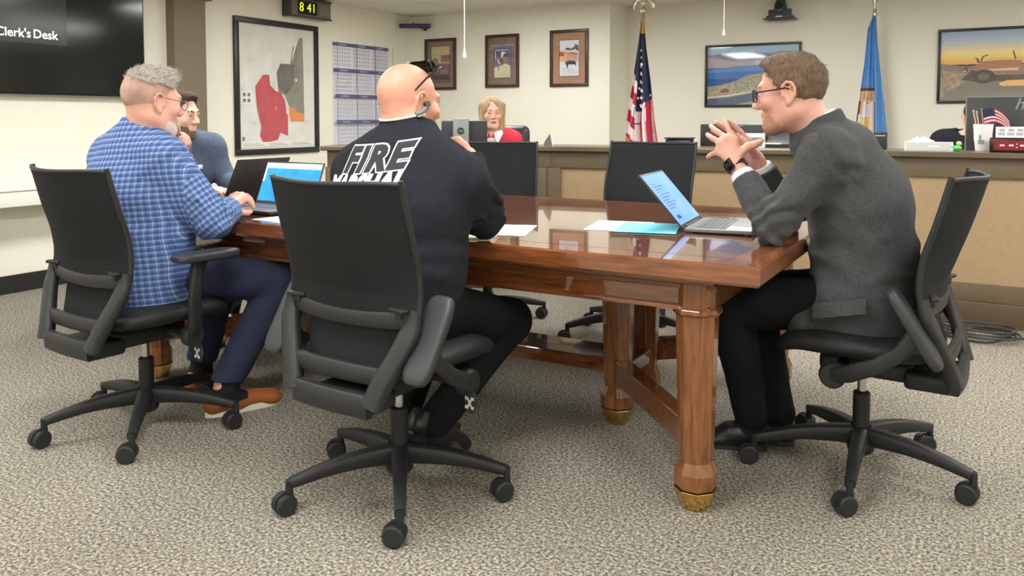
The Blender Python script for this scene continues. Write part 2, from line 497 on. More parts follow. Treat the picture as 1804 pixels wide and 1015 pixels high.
WBORD = wood('varnished_border_long', (146, 86, 47), (98, 54, 29), (1, 9, 9))
WBORDY = wood('varnished_border_cross', (168, 100, 54), (120, 68, 34), (9, 1, 9))
BRASS = M('brass', (214, 178, 108), rough=.2, metal=1.)

TX0, TX1, TY0, TY1, TZ = -3.42, -.512, 2.226, 3.72, .76
table = thing('conference_table', 'large varnished reddish-brown wooden conference table on chunky legs with brass-capped feet', 'table', (-1.966, 2.973, 0))
def tl(x, y): return x + 1.966, y - 2.973
top = MB()
x0, y0 = tl(TX0, TY0); x1, y1 = tl(TX1, TY1); B = .105; zt = TZ; zb = TZ - .058
def ring(ins, z): return [(x0 + ins, y0 + ins, z), (x1 - ins, y0 + ins, z), (x1 - ins, y1 - ins, z), (x0 + ins, y1 - ins, z)]
rings = [ring(B, zt), ring(.006, zt), ring(0, zt - .006), ring(0, zb + .008), ring(.006, zb), ring(.05, zb), ring(.05, zb + .002)]
vs = [p for r in rings for p in r]
top.mat(WX).add(vs[0:4], [(0, 1, 2, 3)])
for i in range(len(rings) - 2):
    for k in range(4):
        k2 = (k + 1) % 4
        top.mat(WBORD if k in (0, 2) else WBORDY)
        top.add([rings[i][k], rings[i][k2], rings[i + 1][k2], rings[i + 1][k]], [(0, 1, 2, 3)])
top.mat(WX).add(rings[5], [(3, 2, 1, 0)])
o = top.build('tabletop', None, table, smooth=False)
bm = bmesh.new(); bm.from_mesh(o.data); bmesh.ops.remove_doubles(bm, verts=bm.verts[:], dist=1e-5); bmesh.ops.recalc_face_normals(bm, faces=bm.faces[:]); bm.to_mesh(o.data); bm.free()
# inlay line
il = MB().mat(M('dark_inlay', (70, 34, 18), rough=.15, coat=1))
for a in ((x0 + B, x1 - B, y0 + B - .002, y0 + B + .002), (x0 + B, x1 - B, y1 - B - .002, y1 - B + .002), (x0 + B - .002, x0 + B + .002, y0 + B, y1 - B), (x1 - B - .002, x1 - B + .002, y0 + B, y1 - B)):
    il.box(a[0], a[1], a[2], a[3], zt - .001, zt + .0004)
il.build('inlay_line', None, table, smooth=False)
for nm, a, w in (('apron', (x0 + .16, x1 - .16, y0 + .085, y0 + .115), WX), ('apron', (x0 + .16, x1 - .16, y1 - .115, y1 - .085), WX), ('apron', (x1 - .19, x1 - .16, y0 + .1, y1 - .1), WY), ('apron', (x0 + .16, x0 + .19, y0 + .1, y1 - .1), WY)):
    m = MB().box(a[0], a[1], a[2], a[3], .60, zb)
    if w is WX:   # cove moulding under the top
        s_ = -1 if a[2] < 0 else 1; yo = a[2] if s_ < 0 else a[3]
        m.prism([(yo, zb), (yo + s_ * .045, zb), (yo + s_ * .038, zb - .014), (yo + s_ * .012, zb - .024), (yo, zb - .04)], a[0] - .02, a[1] + .02, 'x')
        m.prism([(yo, .60), (yo + s_ * .008, .60), (yo + s_ * .008, .612), (yo, .618)], a[0], a[1], 'x')
    m.build(nm, w, table, bevel=.002, smooth=False)
LEGP = [(.040, .062), (.056, .064), (.060, .072), (.060, .112), (.056, .122), (.047, .145), (.049, .17), (.059, .585), (.068, .592), (.068, .604), (.060, .612)]
CAPP = [(.030, 0), (.040, .004), (.050, .025), (.059, .05), (.060, .062)]
def table_leg(x, y, w=WZ):
    X, Y = tl(x, y)
    k = 1 / math.cos(PI / 8)
    b = MB().lathe([(r * k, z) for r, z in LEGP], 8, 'z', PI / 8, (X, Y, 0)).lathe([(.060 * k, .608), (.060 * k, zb)], 8, 'z', PI / 8, (X, Y, 0))
    l = b.build('leg', w, table, smooth=False, bevel=.0025)
    MB().lathe([(r * k, z) for r, z in CAPP], 8, 'z', PI / 8, (X, Y, 0)).build('foot_cap', BRASS, l, smooth=False, bevel=.002)
LG = [(-.722, 2.350), (-.745, 3.56), (-3.20, 2.350), (-3.20, 3.56)]
IN = [(-1.19, 2.87), (-1.19, 3.16), (-2.74, 2.87), (-2.74, 3.16)]
for p in LG: table_leg(*p)
for p in IN: table_leg(*p)
def stretcher(a, b, z0, z1, w):
    A = V(tl(*a)); Bv = V(tl(*b)); d = Bv - A
    m = MB().xf((A.x, A.y, 0), (0, 0, math.atan2(d.y, d.x))).box(.03, d.length - .03, -w / 2, w / 2, z0, z1)
    m.build('stretcher', WX, table, bevel=.004, smooth=False)
for a, b in zip(LG, IN): stretcher(a, b, .17, .255, .06)
stretcher((-2.74, 3.015), (-1.19, 3.015), .17, .225, .20)
stretcher((-1.19, 2.87), (-1.19, 3.16), .17, .225, .075); stretcher((-2.74, 2.87), (-2.74, 3.16), .17, .225, .075)

# ---------------------------------------------------------------- office chairs
PLAST = M('black_plastic', (35, 36, 38), rough=.5, spec=.4, bump=(400, .05))
PLASTG = M('charcoal_plastic', (38, 39, 41), rough=.45, spec=.45, bump=(500, .06))
MESHF = M('black_mesh_fabric', (33, 34, 36), rough=.85, spec=.2, var=(300, .25), bump=(350, .3))
SEATF = M('black_seat_fabric', (30, 30, 32), rough=.6, spec=.35, bump=(250, .12))
CHROME = M('polished_steel', (190, 190, 190), rough=.2, metal=1)
PADM = M('soft_arm_pad', (50, 52, 55), rough=.42, spec=.4, bump=(600, .05))
ICONW = M('white_icon', (230, 230, 230), rough=.5)

# back profile: (y, z) from bottom to top along the centre line, bulging rearward; corners curve forward by sag
BP = [(-.285, .36), (-.262, .44), (-.235, .52), (-.215, .60), (-.219, .675), (-.241, .755), (-.268, .835), (-.294, .92), (-.312, .985)]
def bprof(t):
    x = t * (len(BP) - 1); i = min(int(x), len(BP) - 2); f = x - i
    return BP[i][0] + (BP[i + 1][0] - BP[i][0]) * f, BP[i][1] + (BP[i + 1][1] - BP[i][1]) * f
def zt_(z):
    for i in range(len(BP) - 1):
        if BP[i][1] <= z <= BP[i + 1][1]: return (i + (z - BP[i][1]) / (BP[i + 1][1] - BP[i][1])) / (len(BP) - 1)
    return 0 if z < .5 else 1
def bw(z):   # half width of the back at height z
    if z < .60: return .180 + (.252 - .180) * smoothstep(.36, .60, z)
    return .252 + .004 * smoothstep(.6, .8, z) - .004 * smoothstep(.85, .985, z)
def bpt(u, z, off=0.):
    """u in -1..1 across, z height: point on the back; off > 0 rearward"""
    y, _ = bprof(zt_(z)); sag = .012 + .058 * smoothstep(.5, .8, z)
    return V((u * bw(z), y + sag * (u * u - .35) - off, z))

def make_chair(name_label, group, arms, loc, rz, star, lift=0.):
    """arms: (left, right) each 'down', 'up' or None"""
    t = thing('office_chair', name_label, 'chair', loc, rz, group)
    hub = MB().lathe([(.030, .06), (.040, .068), (.044, .085), (.044, .125), (.034, .135), (.030, .14)], 24)
    hub.build('base_hub', PLAST, t)
    for k in range(5):
        a = star - rz + 2 * PI * k / 5
        m = MB().xf((0, 0, 0), (0, 0, a))
        n = 8; P = []; 
        for i in range(n + 1):
            s = i / n; P.append((.03 + .307 * s, 0, .122 - .034 * s - .012 * math.sin(PI * s) * -1))
        m.tube(P, [.026 - .010 * i / n for i in range(n + 1)], 12, ry=[.030 - .016 * i / n for i in range(n + 1)], sq=5)
        m.cyl((.340, 0, .098), (.340, 0, .055), .011)
        lg = m.build('base_leg', PLAST, t, angle=50)
        cst = MB().xf((.340 * math.cos(a), .340 * math.sin(a), 0), (0, 0, math.atan2(-loc[1], -loc[0]) - rz + (.35, -.5, .2, .6, -.3)[k]))
        for s in (-1, 1):
            x = s * .015
            cst.lathe([(.010, x - .0105), (.026, x - .0105), (.031, x - .007), (.031, x + .007), (.026, x + .0105), (.010, x + .0105)], 24, 'x', 0, (0, -.016, .031))
        cst.lathe([(.033, -.005), (.033, .005)], 20, 'x', 0, (0, -.016, .0335))
        cst.tube([(0, 0, .062), (0, 0, .05), (0, -.012, .036)], [.013, .013, .010], 10)
        cst.build('caster', PLAST, lg, angle=35)
    c = MB().mat(PLAST).lathe([(.027, .13), (.027, .262), (.022, .266)], 20).mat(CHROME).lathe([(.014, .262), (.014, .35)], 16)
    c.build('gas_column', None, t)
    me = MB().box(-.085, .085, -.16, .12, .335, .40, .02).cyl((-.21, .04, .375), (.21, .04, .375), .018)
    me.box(-.12, .12, -.275, -.14, .33, .385, .015)
    me.build('tilt_mechanism', PLAST, t)
    # seat
    def seat(u, v):
        th = 2 * PI * u; ph = PI * (v - .5)
        e1, e2 = .45, .55
        f = lambda w, m: math.copysign(abs(w) ** m, w)
        r = f(math.cos(ph), e2)
        x = .245 * r * f(math.cos(th), e1); y = .235 * r * f(math.sin(th), e1); z = .040 * f(math.sin(ph), .7)
        fr = smoothstep(.1, .24, y)
        return (x, y + .01, .448 + z - .030 * fr * fr + .012 * smoothstep(.1, .24, abs(x)))
    s_ = MB().grid(seat, 48, 16); so = s_.build('seat', SEATF, t)
    bm = bmesh.new(); bm.from_mesh(so.data); bmesh.ops.remove_doubles(bm, verts=bm.verts[:], dist=1e-4); bmesh.ops.recalc_face_normals(bm, faces=bm.faces[:]); bm.to_mesh(so.data); bm.free(); so.data.shade_smooth()
    # lever paddle hanging under the right of the seat
    lv = MB().tube([(.13, .07, .385), (.2, .08, .372), (.215, .08, .35), (.222, .078, .300), (.222, .077, .268)], [.006, .007, .012, .026, .012], 14, up=(0, 1, 0), ry=[.006, .006, .006, .007, .005])
    lo = lv.build('lever', PLASTG, t)
    ic = MB().xf((.222, .069, .300), (0, 0, 0))
    for s in (-1, 1):
        ic.add([(-0.0130, -.001, 1.45 * (-.012 * s)), (-0.0065, -.001, 1.45 * (-.014 * s)), (0.0130, -.001, 1.45 * (.010 * s)), (0.0078, -.001, 1.45 * (.013 * s))], [(0, 1, 2, 3)])
        ic.add([(-0.0169, -.001, 1.45 * (s * .006)), (-0.0052, -.001, 1.45 * (s * .006)), (-0.0052, -.001, 1.45 * (s * .013)), (-0.0169, -.001, 1.45 * (s * .013))], [(0, 1, 2, 3)])
        ic.add([(0.0052, -.001, 1.45 * (s * .006)), (0.0169, -.001, 1.45 * (s * .006)), (0.0169, -.001, 1.45 * (s * .013)), (0.0052, -.001, 1.45 * (s * .013))], [(0, 1, 2, 3)])
    ic.build('lever_icon', ICONW, lo, smooth=False)
    # mesh back panel
    zl, zh = .605, .985
    def bk(u, v):
        z = zl + (zh - zl) * v
        p = bpt((u - .5) * 2, z); p.z += .010 * (2 * u - 1) ** 4 * smoothstep(.9, 1., v) * -1 + .012 * ((2 * u - 1) ** 2) * smoothstep(.6, 1., v)
        return p
    back = MB().sheet(bk, 28, 22, .011, lambda u, v: (0, -1, .25)).build('backrest', MESHF, t, angle=60)
    rim = MB()
    for s in (-1, 1):
        rim.tube([bpt(s, zl + (zh - zl) * i / 14, .004) + V((0, 0, .012 * smoothstep(.6, 1., i / 14))) for i in range(15)], [.008] * 15, 10, ry=[.009] * 15, up=(0, 1, 0))
    rim.tube([bk(i / 20, 1.) + V((0, -.004, 0)) for i in range(21)], .0075, 10)
    rim.build('rim', PLAST, back)
    # frame below: cross bar, side struts, lower bar, foot plate
    fr = MB()
    fr.tube([bpt(-1 + 2 * i / 16, .600 + .012 * (1 - 2 * i / 16) ** 2, .006) for i in range(17)], .010, 10, ry=.024, up=(0, 0, 1), sq=4)
    for s in (-1, 1):
        n = 12; pts = [bpt(s * (.97 - .10 * i / n), .64 - .265 * i / n, .010) for i in range(n + 1)]
        fr.tube(pts, [.012 + .018 * min(1, i / 3) for i in range(n + 1)], 12, ry=[.016 + .006 * i / n for i in range(n + 1)], up=(0, 1, 0), sq=4)
    fr.tube([bpt(-.85 + 1.7 * i / 10, .455, .006) for i in range(11)], .012, 10, ry=.026, up=(0, 0, 1), sq=4)
    fr.build('back_frame', PLASTG, t, angle=50)
    fp = MB().tube([bpt(-.8 + 1.6 * i / 10, .375, .004) for i in range(11)], .016, 10, ry=.034, up=(0, 0, 1), sq=5)
    fp.build('frame_plate', PLASTG, t, angle=50)
    lb = MB().sheet(lambda u, v: bpt((u - .5) * 1.5, .44 + .15 * v, -.03), 12, 6, .015, lambda u, v: (0, 1, 0)).build('lumbar_pad', MESHF, t)
    for s in (-1, 1):
        p = bpt(s * .80, .635, .02)
        kb = MB().xf(tuple(p), (0, 0, -.25 * s)).box(-.032, .032, -.012, .012, -.002, .010, .004).box(-.012, .012, -.004, .022, -.022, .006, .003)
        kb.build('height_knob', PLAST, t)
    # arms
    for s, st in zip((-1, 1), arms):
        if st is None: continue
        piv = V((s * .235, .04, .375))
        ang = math.radians(58) if st == 'up' else 0
        R = Matrix.Rotation(ang, 3, 'X')
        def q(x, y, z): return tuple(piv + R @ V((x - piv.x, y - piv.y, z - piv.z)))
        a = MB()
        pts = [(s * .245, .04, .375), (s * .275, .03, .43), (s * .285, .02, .52), (s * .285, .03, .60), (s * .278, .05, .655)]
        a.tube([q(*p) for p in pts], [.024, .026, .024, .022, .030], 14, ry=[.013, .014, .013, .013, .016], up=(1, 0, 0), sq=3)
        a.lathe([(.010, s * .21), (.036, s * .215), (.040, s * .225), (.040, s * .25), (.034, s * .258)], 28, 'x', 0, (0, .04, .375))
        ao = a.build('armrest', PLAST, t, angle=45)
        def pad(u, v):
            th = 2 * PI * u; ph = PI * (v - .5); f = lambda w, m: math.copysign(abs(w) ** m, w)
            r = f(math.cos(ph), .35)
            return q(s * .280 + .046 * r * f(math.cos(th), .5), .075 + .128 * r * f(math.sin(th), .42), .668 + .017 * f(math.sin(ph), .5))
        po = MB().grid(pad, 36, 12).build('arm_pad', PADM, ao)
        bm = bmesh.new(); bm.from_mesh(po.data); bmesh.ops.remove_doubles(bm, verts=bm.verts[:], dist=1e-4); bmesh.ops.recalc_face_normals(bm, faces=bm.faces[:]); bm.to_mesh(po.data); bm.free(); po.data.shade_smooth()
    for ch in t.children:
        if not ch.name.startswith('base'): ch.location.z += lift
    return t
R_ = math.radians
G = 'office chairs around the conference table'
make_chair('black mesh-back office chair with flat armrest, under the man in the blue plaid shirt', G, ('down', 'down'), (-2.715, 1.942, 0), R_(-5), R_(28))
make_chair('black mesh-back office chair with flipped-up armrests, under the bald man in black', G, ('up', 'up'), (-1.557, 1.994, 0), R_(-4), R_(20))
make_chair('black mesh-back office chair seen side-on, under the man in the grey suit', G, ('up', 'up'), (-.327, 2.872, 0), R_(86), R_(56))
make_chair('empty black office chair beyond the table, by the bald man\'s raised hand', G, ('up', 'up'), (-2.43, 3.93, 0), R_(202), R_(-26), .03)
make_chair('empty black office chair beyond the table, behind the open laptop with the blue document', G, ('up', 'up'), (-1.60, 4.01, 0), R_(175), R_(222), .04)
make_chair('black office chair under the man in the navy suit at the far end', G, ('up', 'up'), (-3.86, 2.93, 0), R_(-92), R_(-50))

# ---------------------------------------------------------------- glass
def glass_mat():
    m = bpy.data.materials.new('picture_glass'); m.use_nodes = True; nt = m.node_tree; N = nt.nodes; L = nt.links
    N.remove(N['Principled BSDF']); tr = N.new('ShaderNodeBsdfTransparent'); gl = N.new('ShaderNodeBsdfGlossy'); gl.inputs['Roughness'].default_value = .04
    lw = N.new('ShaderNodeLayerWeight'); lw.inputs['Blend'].default_value = .5; pw = N.new('ShaderNodeMath'); pw.operation = 'POWER'; pw.inputs[1].default_value = 5
    fr = N.new('ShaderNodeMath'); fr.operation = 'MULTIPLY_ADD'; fr.inputs[1].default_value = .95; fr.inputs[2].default_value = .035; L.new(lw.outputs['Facing'], pw.inputs[0]); L.new(pw.outputs[0], fr.inputs[0]); mx = N.new('ShaderNodeMixShader')
    L.new(fr.outputs[0], mx.inputs[0]); L.new(tr.outputs[0], mx.inputs[1]); L.new(gl.outputs[0], mx.inputs[2]); L.new(mx.outputs[0], N['Material Output'].inputs[0])
    return m
GLASS = glass_mat()
def flat(c, n=None): return M(n or 'print_ink', c, rough=.6, spec=.3)
FRB = M('black_frame', (30, 29, 30), rough=.35); FRW = M('dark_walnut_frame', (62, 44, 38), rough=.35, var=(8, .15), stretch=(8, 1, 1))

class Pic:
    """flat print in local XZ, front towards -y; coordinates given in 0..1 with v up"""
    def __init__(s, w, h, y): s.w, s.h, s.y, s.mb, s.n = w, h, y, MB(), 0
    def poly(s, m, pts):
        s.n += 1; y = s.y - .00012 * s.n
        s.mb.mat(m).add([((u - .5) * s.w, y, (v - .5) * s.h) for u, v in pts], [tuple(range(len(pts)))]); return s
    def rect(s, m, u0, u1, v0, v1): return s.poly(m, [(u0, v0), (u1, v0), (u1, v1), (u0, v1)])
    def disc(s, m, u, v, ru, rv=None, n=14): return s.poly(m, [(u + ru * math.cos(2 * PI * k / n), v + (rv or ru) * math.sin(2 * PI * k / n)) for k in range(n)])
    def bands(s, cols, u0, u1, v0, v1):
        n = len(cols)
        for i, c in enumerate(cols): s.rect(flat(c), u0, u1, v0 + (v1 - v0) * i / n, v0 + (v1 - v0) * (i + 1) / n)
        return s
    def build(s, name, parent): return s.mb.build(name, None, parent, smooth=False)

def framed(name, label, cat, c, rz, w, h, fw, fm, depth=.025, mat=None, mw=0, group=None, glass=True):
    t = thing(name, label, cat, c, rz, group)
    f = MB()
    for a in ((-w / 2, w / 2, h / 2 - fw, h / 2), (-w / 2, w / 2, -h / 2, -h / 2 + fw), (-w / 2, -w / 2 + fw, -h / 2 + fw, h / 2 - fw), (w / 2 - fw, w / 2, -h / 2 + fw, h / 2 - fw)):
        f.box(a[0], a[1], -depth, 0, a[2], a[3], .003)
    f.build('frame', fm, t)
    iw, ih = w - 2 * fw, h - 2 * fw
    MB().box(-iw / 2, iw / 2, -.006, 0, -ih / 2, ih / 2).build('backing', mat or FRB, t, smooth=False)
    if glass: MB().box(-iw / 2, iw / 2, -.016, -.014, -ih / 2, ih / 2).build('glass', GLASS, t, smooth=False)
    return t, iw - 2 * mw, ih - 2 * mw
LEFT = PI / 2    # local -y towards +X (on the left wall)

# big screen
scr = thing('wall_screen', 'large black flat screen on the left wall showing white words on a dark picture', 'television', (XL, 3.13, 1.795), LEFT)
SBZ = M('screen_bezel', (16, 16, 17), rough=.3); SPN = M('screen_panel', (19, 21, 22), rough=.12, spec=.5, var=(2, .3))
MB().box(-.865, .865, -.085, -.03, -.470, .470, .006).build('case', SBZ, scr)
MB().box(-.30, .30, -.03, 0, -.2, .2).build('wall_mount', SBZ, scr)
MB().box(-.853, .853, -.0865, -.085, -.455, .458).build('panel', SPN, scr, smooth=False)
LIT = M('lit_letters', (250, 250, 250), rough=.4, emit=2.2); DIMP = M('dim_screen_tile', (38, 44, 45), rough=.15, emit=.05)
MB().box(-.30, .26, -.0870, -.0866, -.13, .19).build('screen_tile', DIMP, scr, smooth=False)
xr = .195
for wd in ('Desk', "Clerk's"):
    tx = text_mesh(wd, .082, LIT, 'lettering', scr, extrude=.0002, align='RIGHT', font_space=.98)
    tx.rotation_euler = (PI / 2, 0, 0); tx.location = (xr, -.0876, -.068); xr += min(v.co.x for v in tx.data.vertices) - .018

# framed city map
t, w, h = framed('framed_map', 'large black-framed city map with red and orange areas on the left wall', 'map', (XL, 5.42, 1.447), LEFT, 1.02, 1.205, .05, FRB, mat=flat((226, 226, 222)))
P = Pic(w, h, -.0065)
MAPW = M('map_paper', (226, 226, 220), rough=.6, var=(7, .08)); GR = M('map_grey', (140, 136, 126), rough=.6, var=(9, .12)); DG = M('map_dark_grey', (112, 108, 100), rough=.6, var=(20, .15))
RED = M('map_red', (196, 66, 82), rough=.6, var=(14, .12)); ORG = flat((226, 142, 82)); LN = flat((186, 185, 178)); LNW = flat((236, 236, 232)); INK = flat((120, 120, 122))
P.rect(MAPW, .01, .99, .01, .99)
rnd = random.Random(4)
for i in range(26):
    u = rnd.uniform(.02, .9); v = rnd.uniform(.12, .95); a = rnd.uniform(0, PI); l = rnd.uniform(.08, .3); pts = []
    P.poly(LN, [(min(.985, max(.015, p)), min(.985, max(.015, q))) for p, q in ((u, v), (u + l * math.cos(a) * .5, v + l * math.sin(a) * .4), (u + l * math.cos(a), v + l * math.sin(a) + .01), (u + l * math.cos(a) * .5, v + l * math.sin(a) * .4 + .006))])
P.poly(GR, [(.80, .93), (.84, .93), (.85, .26), (.70, .26), (.58, .44), (.50, .47), (.48, .62), (.66, .70), (.70, .84)])
P.poly(DG, [(.53, .70), (.72, .70), (.70, .52), (.60, .44), (.50, .50), (.48, .62)])
P.poly(LNW, [(.74, .90), (.77, .90), (.70, .75), (.68, .72), (.70, .80)])
P.poly(RED, [(.30, .60), (.38, .60), (.39, .52), (.46, .47), (.53, .46), (.58, .40), (.60, .32), (.62, .28), (.62, .10), (.52, .13), (.48, .07), (.30, .04), (.25, .10), (.27, .18), (.22, .32), (.20, .50)])
P.poly(ORG, [(.63, .32), (.70, .35), (.74, .30), (.85, .29), (.85, .22), (.66, .22)])
P.disc(LNW, .62, .30, .022, .02); P.disc(flat((226, 110, 120)), .46, .33, .02, .018); P.disc(LNW, .74, .57, .014, .013)
P.rect(LNW, .02, .18, .36, .46)
for a in (.045, .10):
    for b in (.375, .42): P.rect(INK, a, a + .035, b, b + .028)
P.rect(LNW, .02, .98, .015, .055)
for a, b in ((.04, .3), (.36, .62), (.66, .93)): P.rect(LN, a, b, .026, .034); P.rect(LN, a, b - .05, .04, .046)
P.rect(INK, .03, .06, .07, .10)
P.build('map_sheet', t)

# wall calendar, 12 months
t = thing('wall_calendar', 'white year planner with blue bands taped to the left wall', 'calendar', (XL, 6.585, 1.41), LEFT)
CW, CH = .875, 1.03
MB().box(-CW / 2, CW / 2, -.003, 0, -CH / 2, CH / 2).build('sheet', flat((228, 229, 236), 'planner_paper'), t, smooth=False)
P = Pic(CW, CH, -.0032); BL = flat((98, 98, 136), 'planner_blue'); BG = flat((176, 176, 196)); BD = flat((150, 150, 176))
for r in range(4):
    v1 = 1 - r * .25; P.rect(BL, 0, 1, v1 - .035, v1)
    for c in range(3):
        u0 = c / 3
        P.rect(flat((170, 170, 200)), u0 + .1, u0 + .23, v1 - .024, v1 - .012)
        for k in range(5): P.rect(BG, u0 + .02, u0 + .31, v1 - .068 - k * .038, v1 - .064 - k * .038)
        for k in range(5):
            for j in range(7): P.rect(BD, u0 + .03 + j * .041, u0 + .045 + j * .041, v1 - .060 - k * .038, v1 - .048 - k * .038)
for c in range(4): P.rect(BL, max(0, c / 3 - .006), min(1, c / 3 + .006), 0, 1)
P.build('month_grid', t)

# digital wall clock
t = thing('digital_clock', 'grey box clock with glowing yellow digits above the map', 'clock', (XL, 5.755, 2.195), LEFT)
CLG = M('clock_grey', (112, 108, 98), rough=.5)
MB().box(-.27, .27, -.10, 0, -.085, .085, .008).build('case', CLG, t)
MB().box(-.272, -.255, -.11, 0, -.09, .09, .004).box(-.272, .272, -.115, -.098, .075, .09, .003).box(-.272, .272, -.115, -.098, -.09, -.077, .003).build('rim', M('clock_dark_rim', (60, 57, 52), rough=.5), t)
MB().box(-.17, .08, -.103, -.099, -.062, .062).build('display', M('clock_display', (22, 24, 16), rough=.2), t, smooth=False)
MB().box(.11, .24, -.103, -.099, -.055, .055, .003).build('speaker_grille', M('clock_grille', (128, 124, 114), rough=.7), t)
DIG = M('yellow_digit', (206, 214, 60), rough=.4, emit=1.1)
tx = text_mesh('8 41', .118, DIG, 'digits', t, extrude=.0003, font_space=1.05); tx.rotation_euler = (PI / 2, 0, 0); tx.location = (-.045, -.1036, 0)

# purple-lit strip speaker / camera high in the corner
t = thing('corner_camera_bar', 'small black bar camera with purple sheen high in the far left corner', 'camera', (-5.460, 7.319, 2.178), R_(37))
PUR = M('purple_black_plastic', (70, 50, 84), rough=.3)
MB().tube([(-.17, -.05, 0), (.17, -.05, .004)], .030, 14, ry=.024, sq=4).build('bar', PUR, t)
MB().box(-.12, .12, -.078, -.074, -.008, .010, .002).build('front_strip', M('purple_strip', (150, 116, 172), rough=.3), t)
MB().cyl((.11, -.05, -.05), (.11, -.05, -.005), .018, n=12).box(.06, .15, -.07, -.03, -.03, -.018, .003).build('foot', SBZ, t)
MB().box(-.05, .05, -.04, .06, .0, .012, .003).cyl((0, -.02, .01), (-.02, .10, .05), .008).build('bracket', SBZ, t)

# posters on the back wall
def poster(c, label, w, h, mw, matc, print_fn):
    t, iw, ih = framed('framed_poster', label, 'picture', c, 0, w, h, .03, FRW, mat=matc, mw=mw, group='framed posters on the back wall')
    P = Pic(iw, ih, -.0065); print_fn(P); P.build('print', t)
    MB().box(-iw / 2 - .006, iw / 2 + .006, -.0064, -.006, -ih / 2 - .006, ih / 2 + .006).build('mat_edge', FRW, t, smooth=False)
    return t
MATB = M('brown_mat_board', (132, 108, 94), rough=.8); MATT = M('tan_mat_board', (176, 134, 108), rough=.8)
def p1(P):
    P.rect(M('poster_sky', (196, 182, 140), rough=.6, var=(6, .1)), 0, 1, 0, 1)
    P.rect(flat((118, 86, 84)), 0, 1, 0, .52); P.rect(flat((150, 112, 108)), .52, 1, .56, .76); P.rect(flat((140, 100, 98)), .48, .98, .40, .52)
    P.disc(flat((136, 116, 92)), .2, .58, .17, .10); P.rect(flat((92, 68, 70)), .08, .3, .40, .52); P.rect(flat((86, 66, 74)), .05, .95, .06, .22)
    for k in range(4): P.rect(flat((180, 160, 150)), .5, .88, .24 + k * .035, .252 + k * .035)
def p2(P):
    P.rect(M('poster_dusk', (112, 108, 138), rough=.6, var=(5, .2)), 0, 1, 0, 1)
    P.poly(M('poster_sand', (208, 204, 172), rough=.6, var=(5, .08)), [(0, 0), (1, 0), (1, .36), (.7, .42), (.4, .36), (0, .30)])
    P.poly(flat((98, 92, 128)), [(.1, .6), (.9, .62), (.9, .86), (.1, .86)])
    P.rect(flat((70, 66, 96)), .04, .92, .86, .885); P.rect(flat((214, 214, 220)), .12, .88, .82, .845)
    P.poly(flat((226, 226, 226)), [(.05, .8), (.09, .8), (.12, .56), (.07, .56)]); P.poly(flat((232, 232, 232)), [(.44, .78), (.60, .78), (.80, .74), (.62, .73), (.50, .60), (.42, .60)])
    P.poly(flat((150, 128, 104)), [(.22, .58), (.45, .62), (.80, .62), (.86, .50), (.78, .46), (.60, .42), (.52, .36), (.36, .40), (.30, .50)])
    P.poly(flat((96, 78, 66)), [(.30, .56), (.52, .56), (.56, .42), (.48, .40)]); P.poly(flat((92, 76, 66)), [(.24, .34), (.29, .34), (.30, .18), (.26, .18)])
    P.poly(flat((240, 240, 236)), [(.18, .56), (.24, .56), (.36, .42), (.33, .40)]); P.rect(flat((178, 172, 140)), .12, .92, .07, .09); P.disc(flat((176, 176, 120)), .74, .2, .03, .03)
def p3(P):
    P.rect(M('poster_pale_sky', (222, 224, 228), rough=.6, var=(5, .05)), 0, 1, 0, 1)
    P.poly(flat((212, 176, 156)), [(0, .72), (.3, .70), (.95, .66), (1, .40), (.6, .34), (0, .42)]); P.poly(flat((230, 178, 112)), [(0, .58), (.26, .60), (.24, .40), (0, .42)])
    P.poly(flat((168, 96, 92)), [(0, .68), (.26, .66), (.22, .56), (0, .56)])
    for q in ([(.26, .74), (.4, .80), (.62, .76), (.9, .88), (.98, .80), (.7, .72), (.45, .72)], [(.28, .66), (.5, .62), (.56, .58), (.34, .64)], [(.56, .66), (.9, .62), (.94, .58), (.6, .62)], [(.78, .90), (.98, .84), (.99, .70), (.84, .72)]):
        P.poly(flat((92, 92, 112)), q)
    for k in range(4): P.rect(flat((206, 150, 118)), .40 + k * .13, .46 + k * .13, .42, .62)
    P.poly(flat((62, 62, 84)), [(.30, .38), (.45, .43), (.78, .42), (.86, .36), (.86, .28), (.82, .28), (.80, .32), (.46, .32), (.42, .22), (.37, .22), (.37, .30), (.31, .33)])
    for k in range(5): P.rect(flat((176, 186, 210)), .14, .9 - .04 * k, .06 + k * .035, .068 + k * .035)
poster((-5.192, YB, 1.762), 'dark framed brown poster partly behind the bald man\'s head, leftmost of three posters', .412, .562, .055, MATB, p1)
t2 = poster((-4.404, YB, 1.770), 'dark framed poster with a bucking horse scene and pale title, middle of three posters', .408, .555, .075, MATB, p2)
tx = text_mesh('GRAND CANYON', .034, flat((214, 200, 170)), 'poster_title', t2, extrude=.0002); tx.rotation_euler = (PI / 2, 0, 0); tx.location = (0, -.0068, .165)
poster((-3.624, YB, 1.772), 'dark framed poster with tan mat and a dark animal in water, rightmost of three posters', .424, .568, .075, MATT, p3)

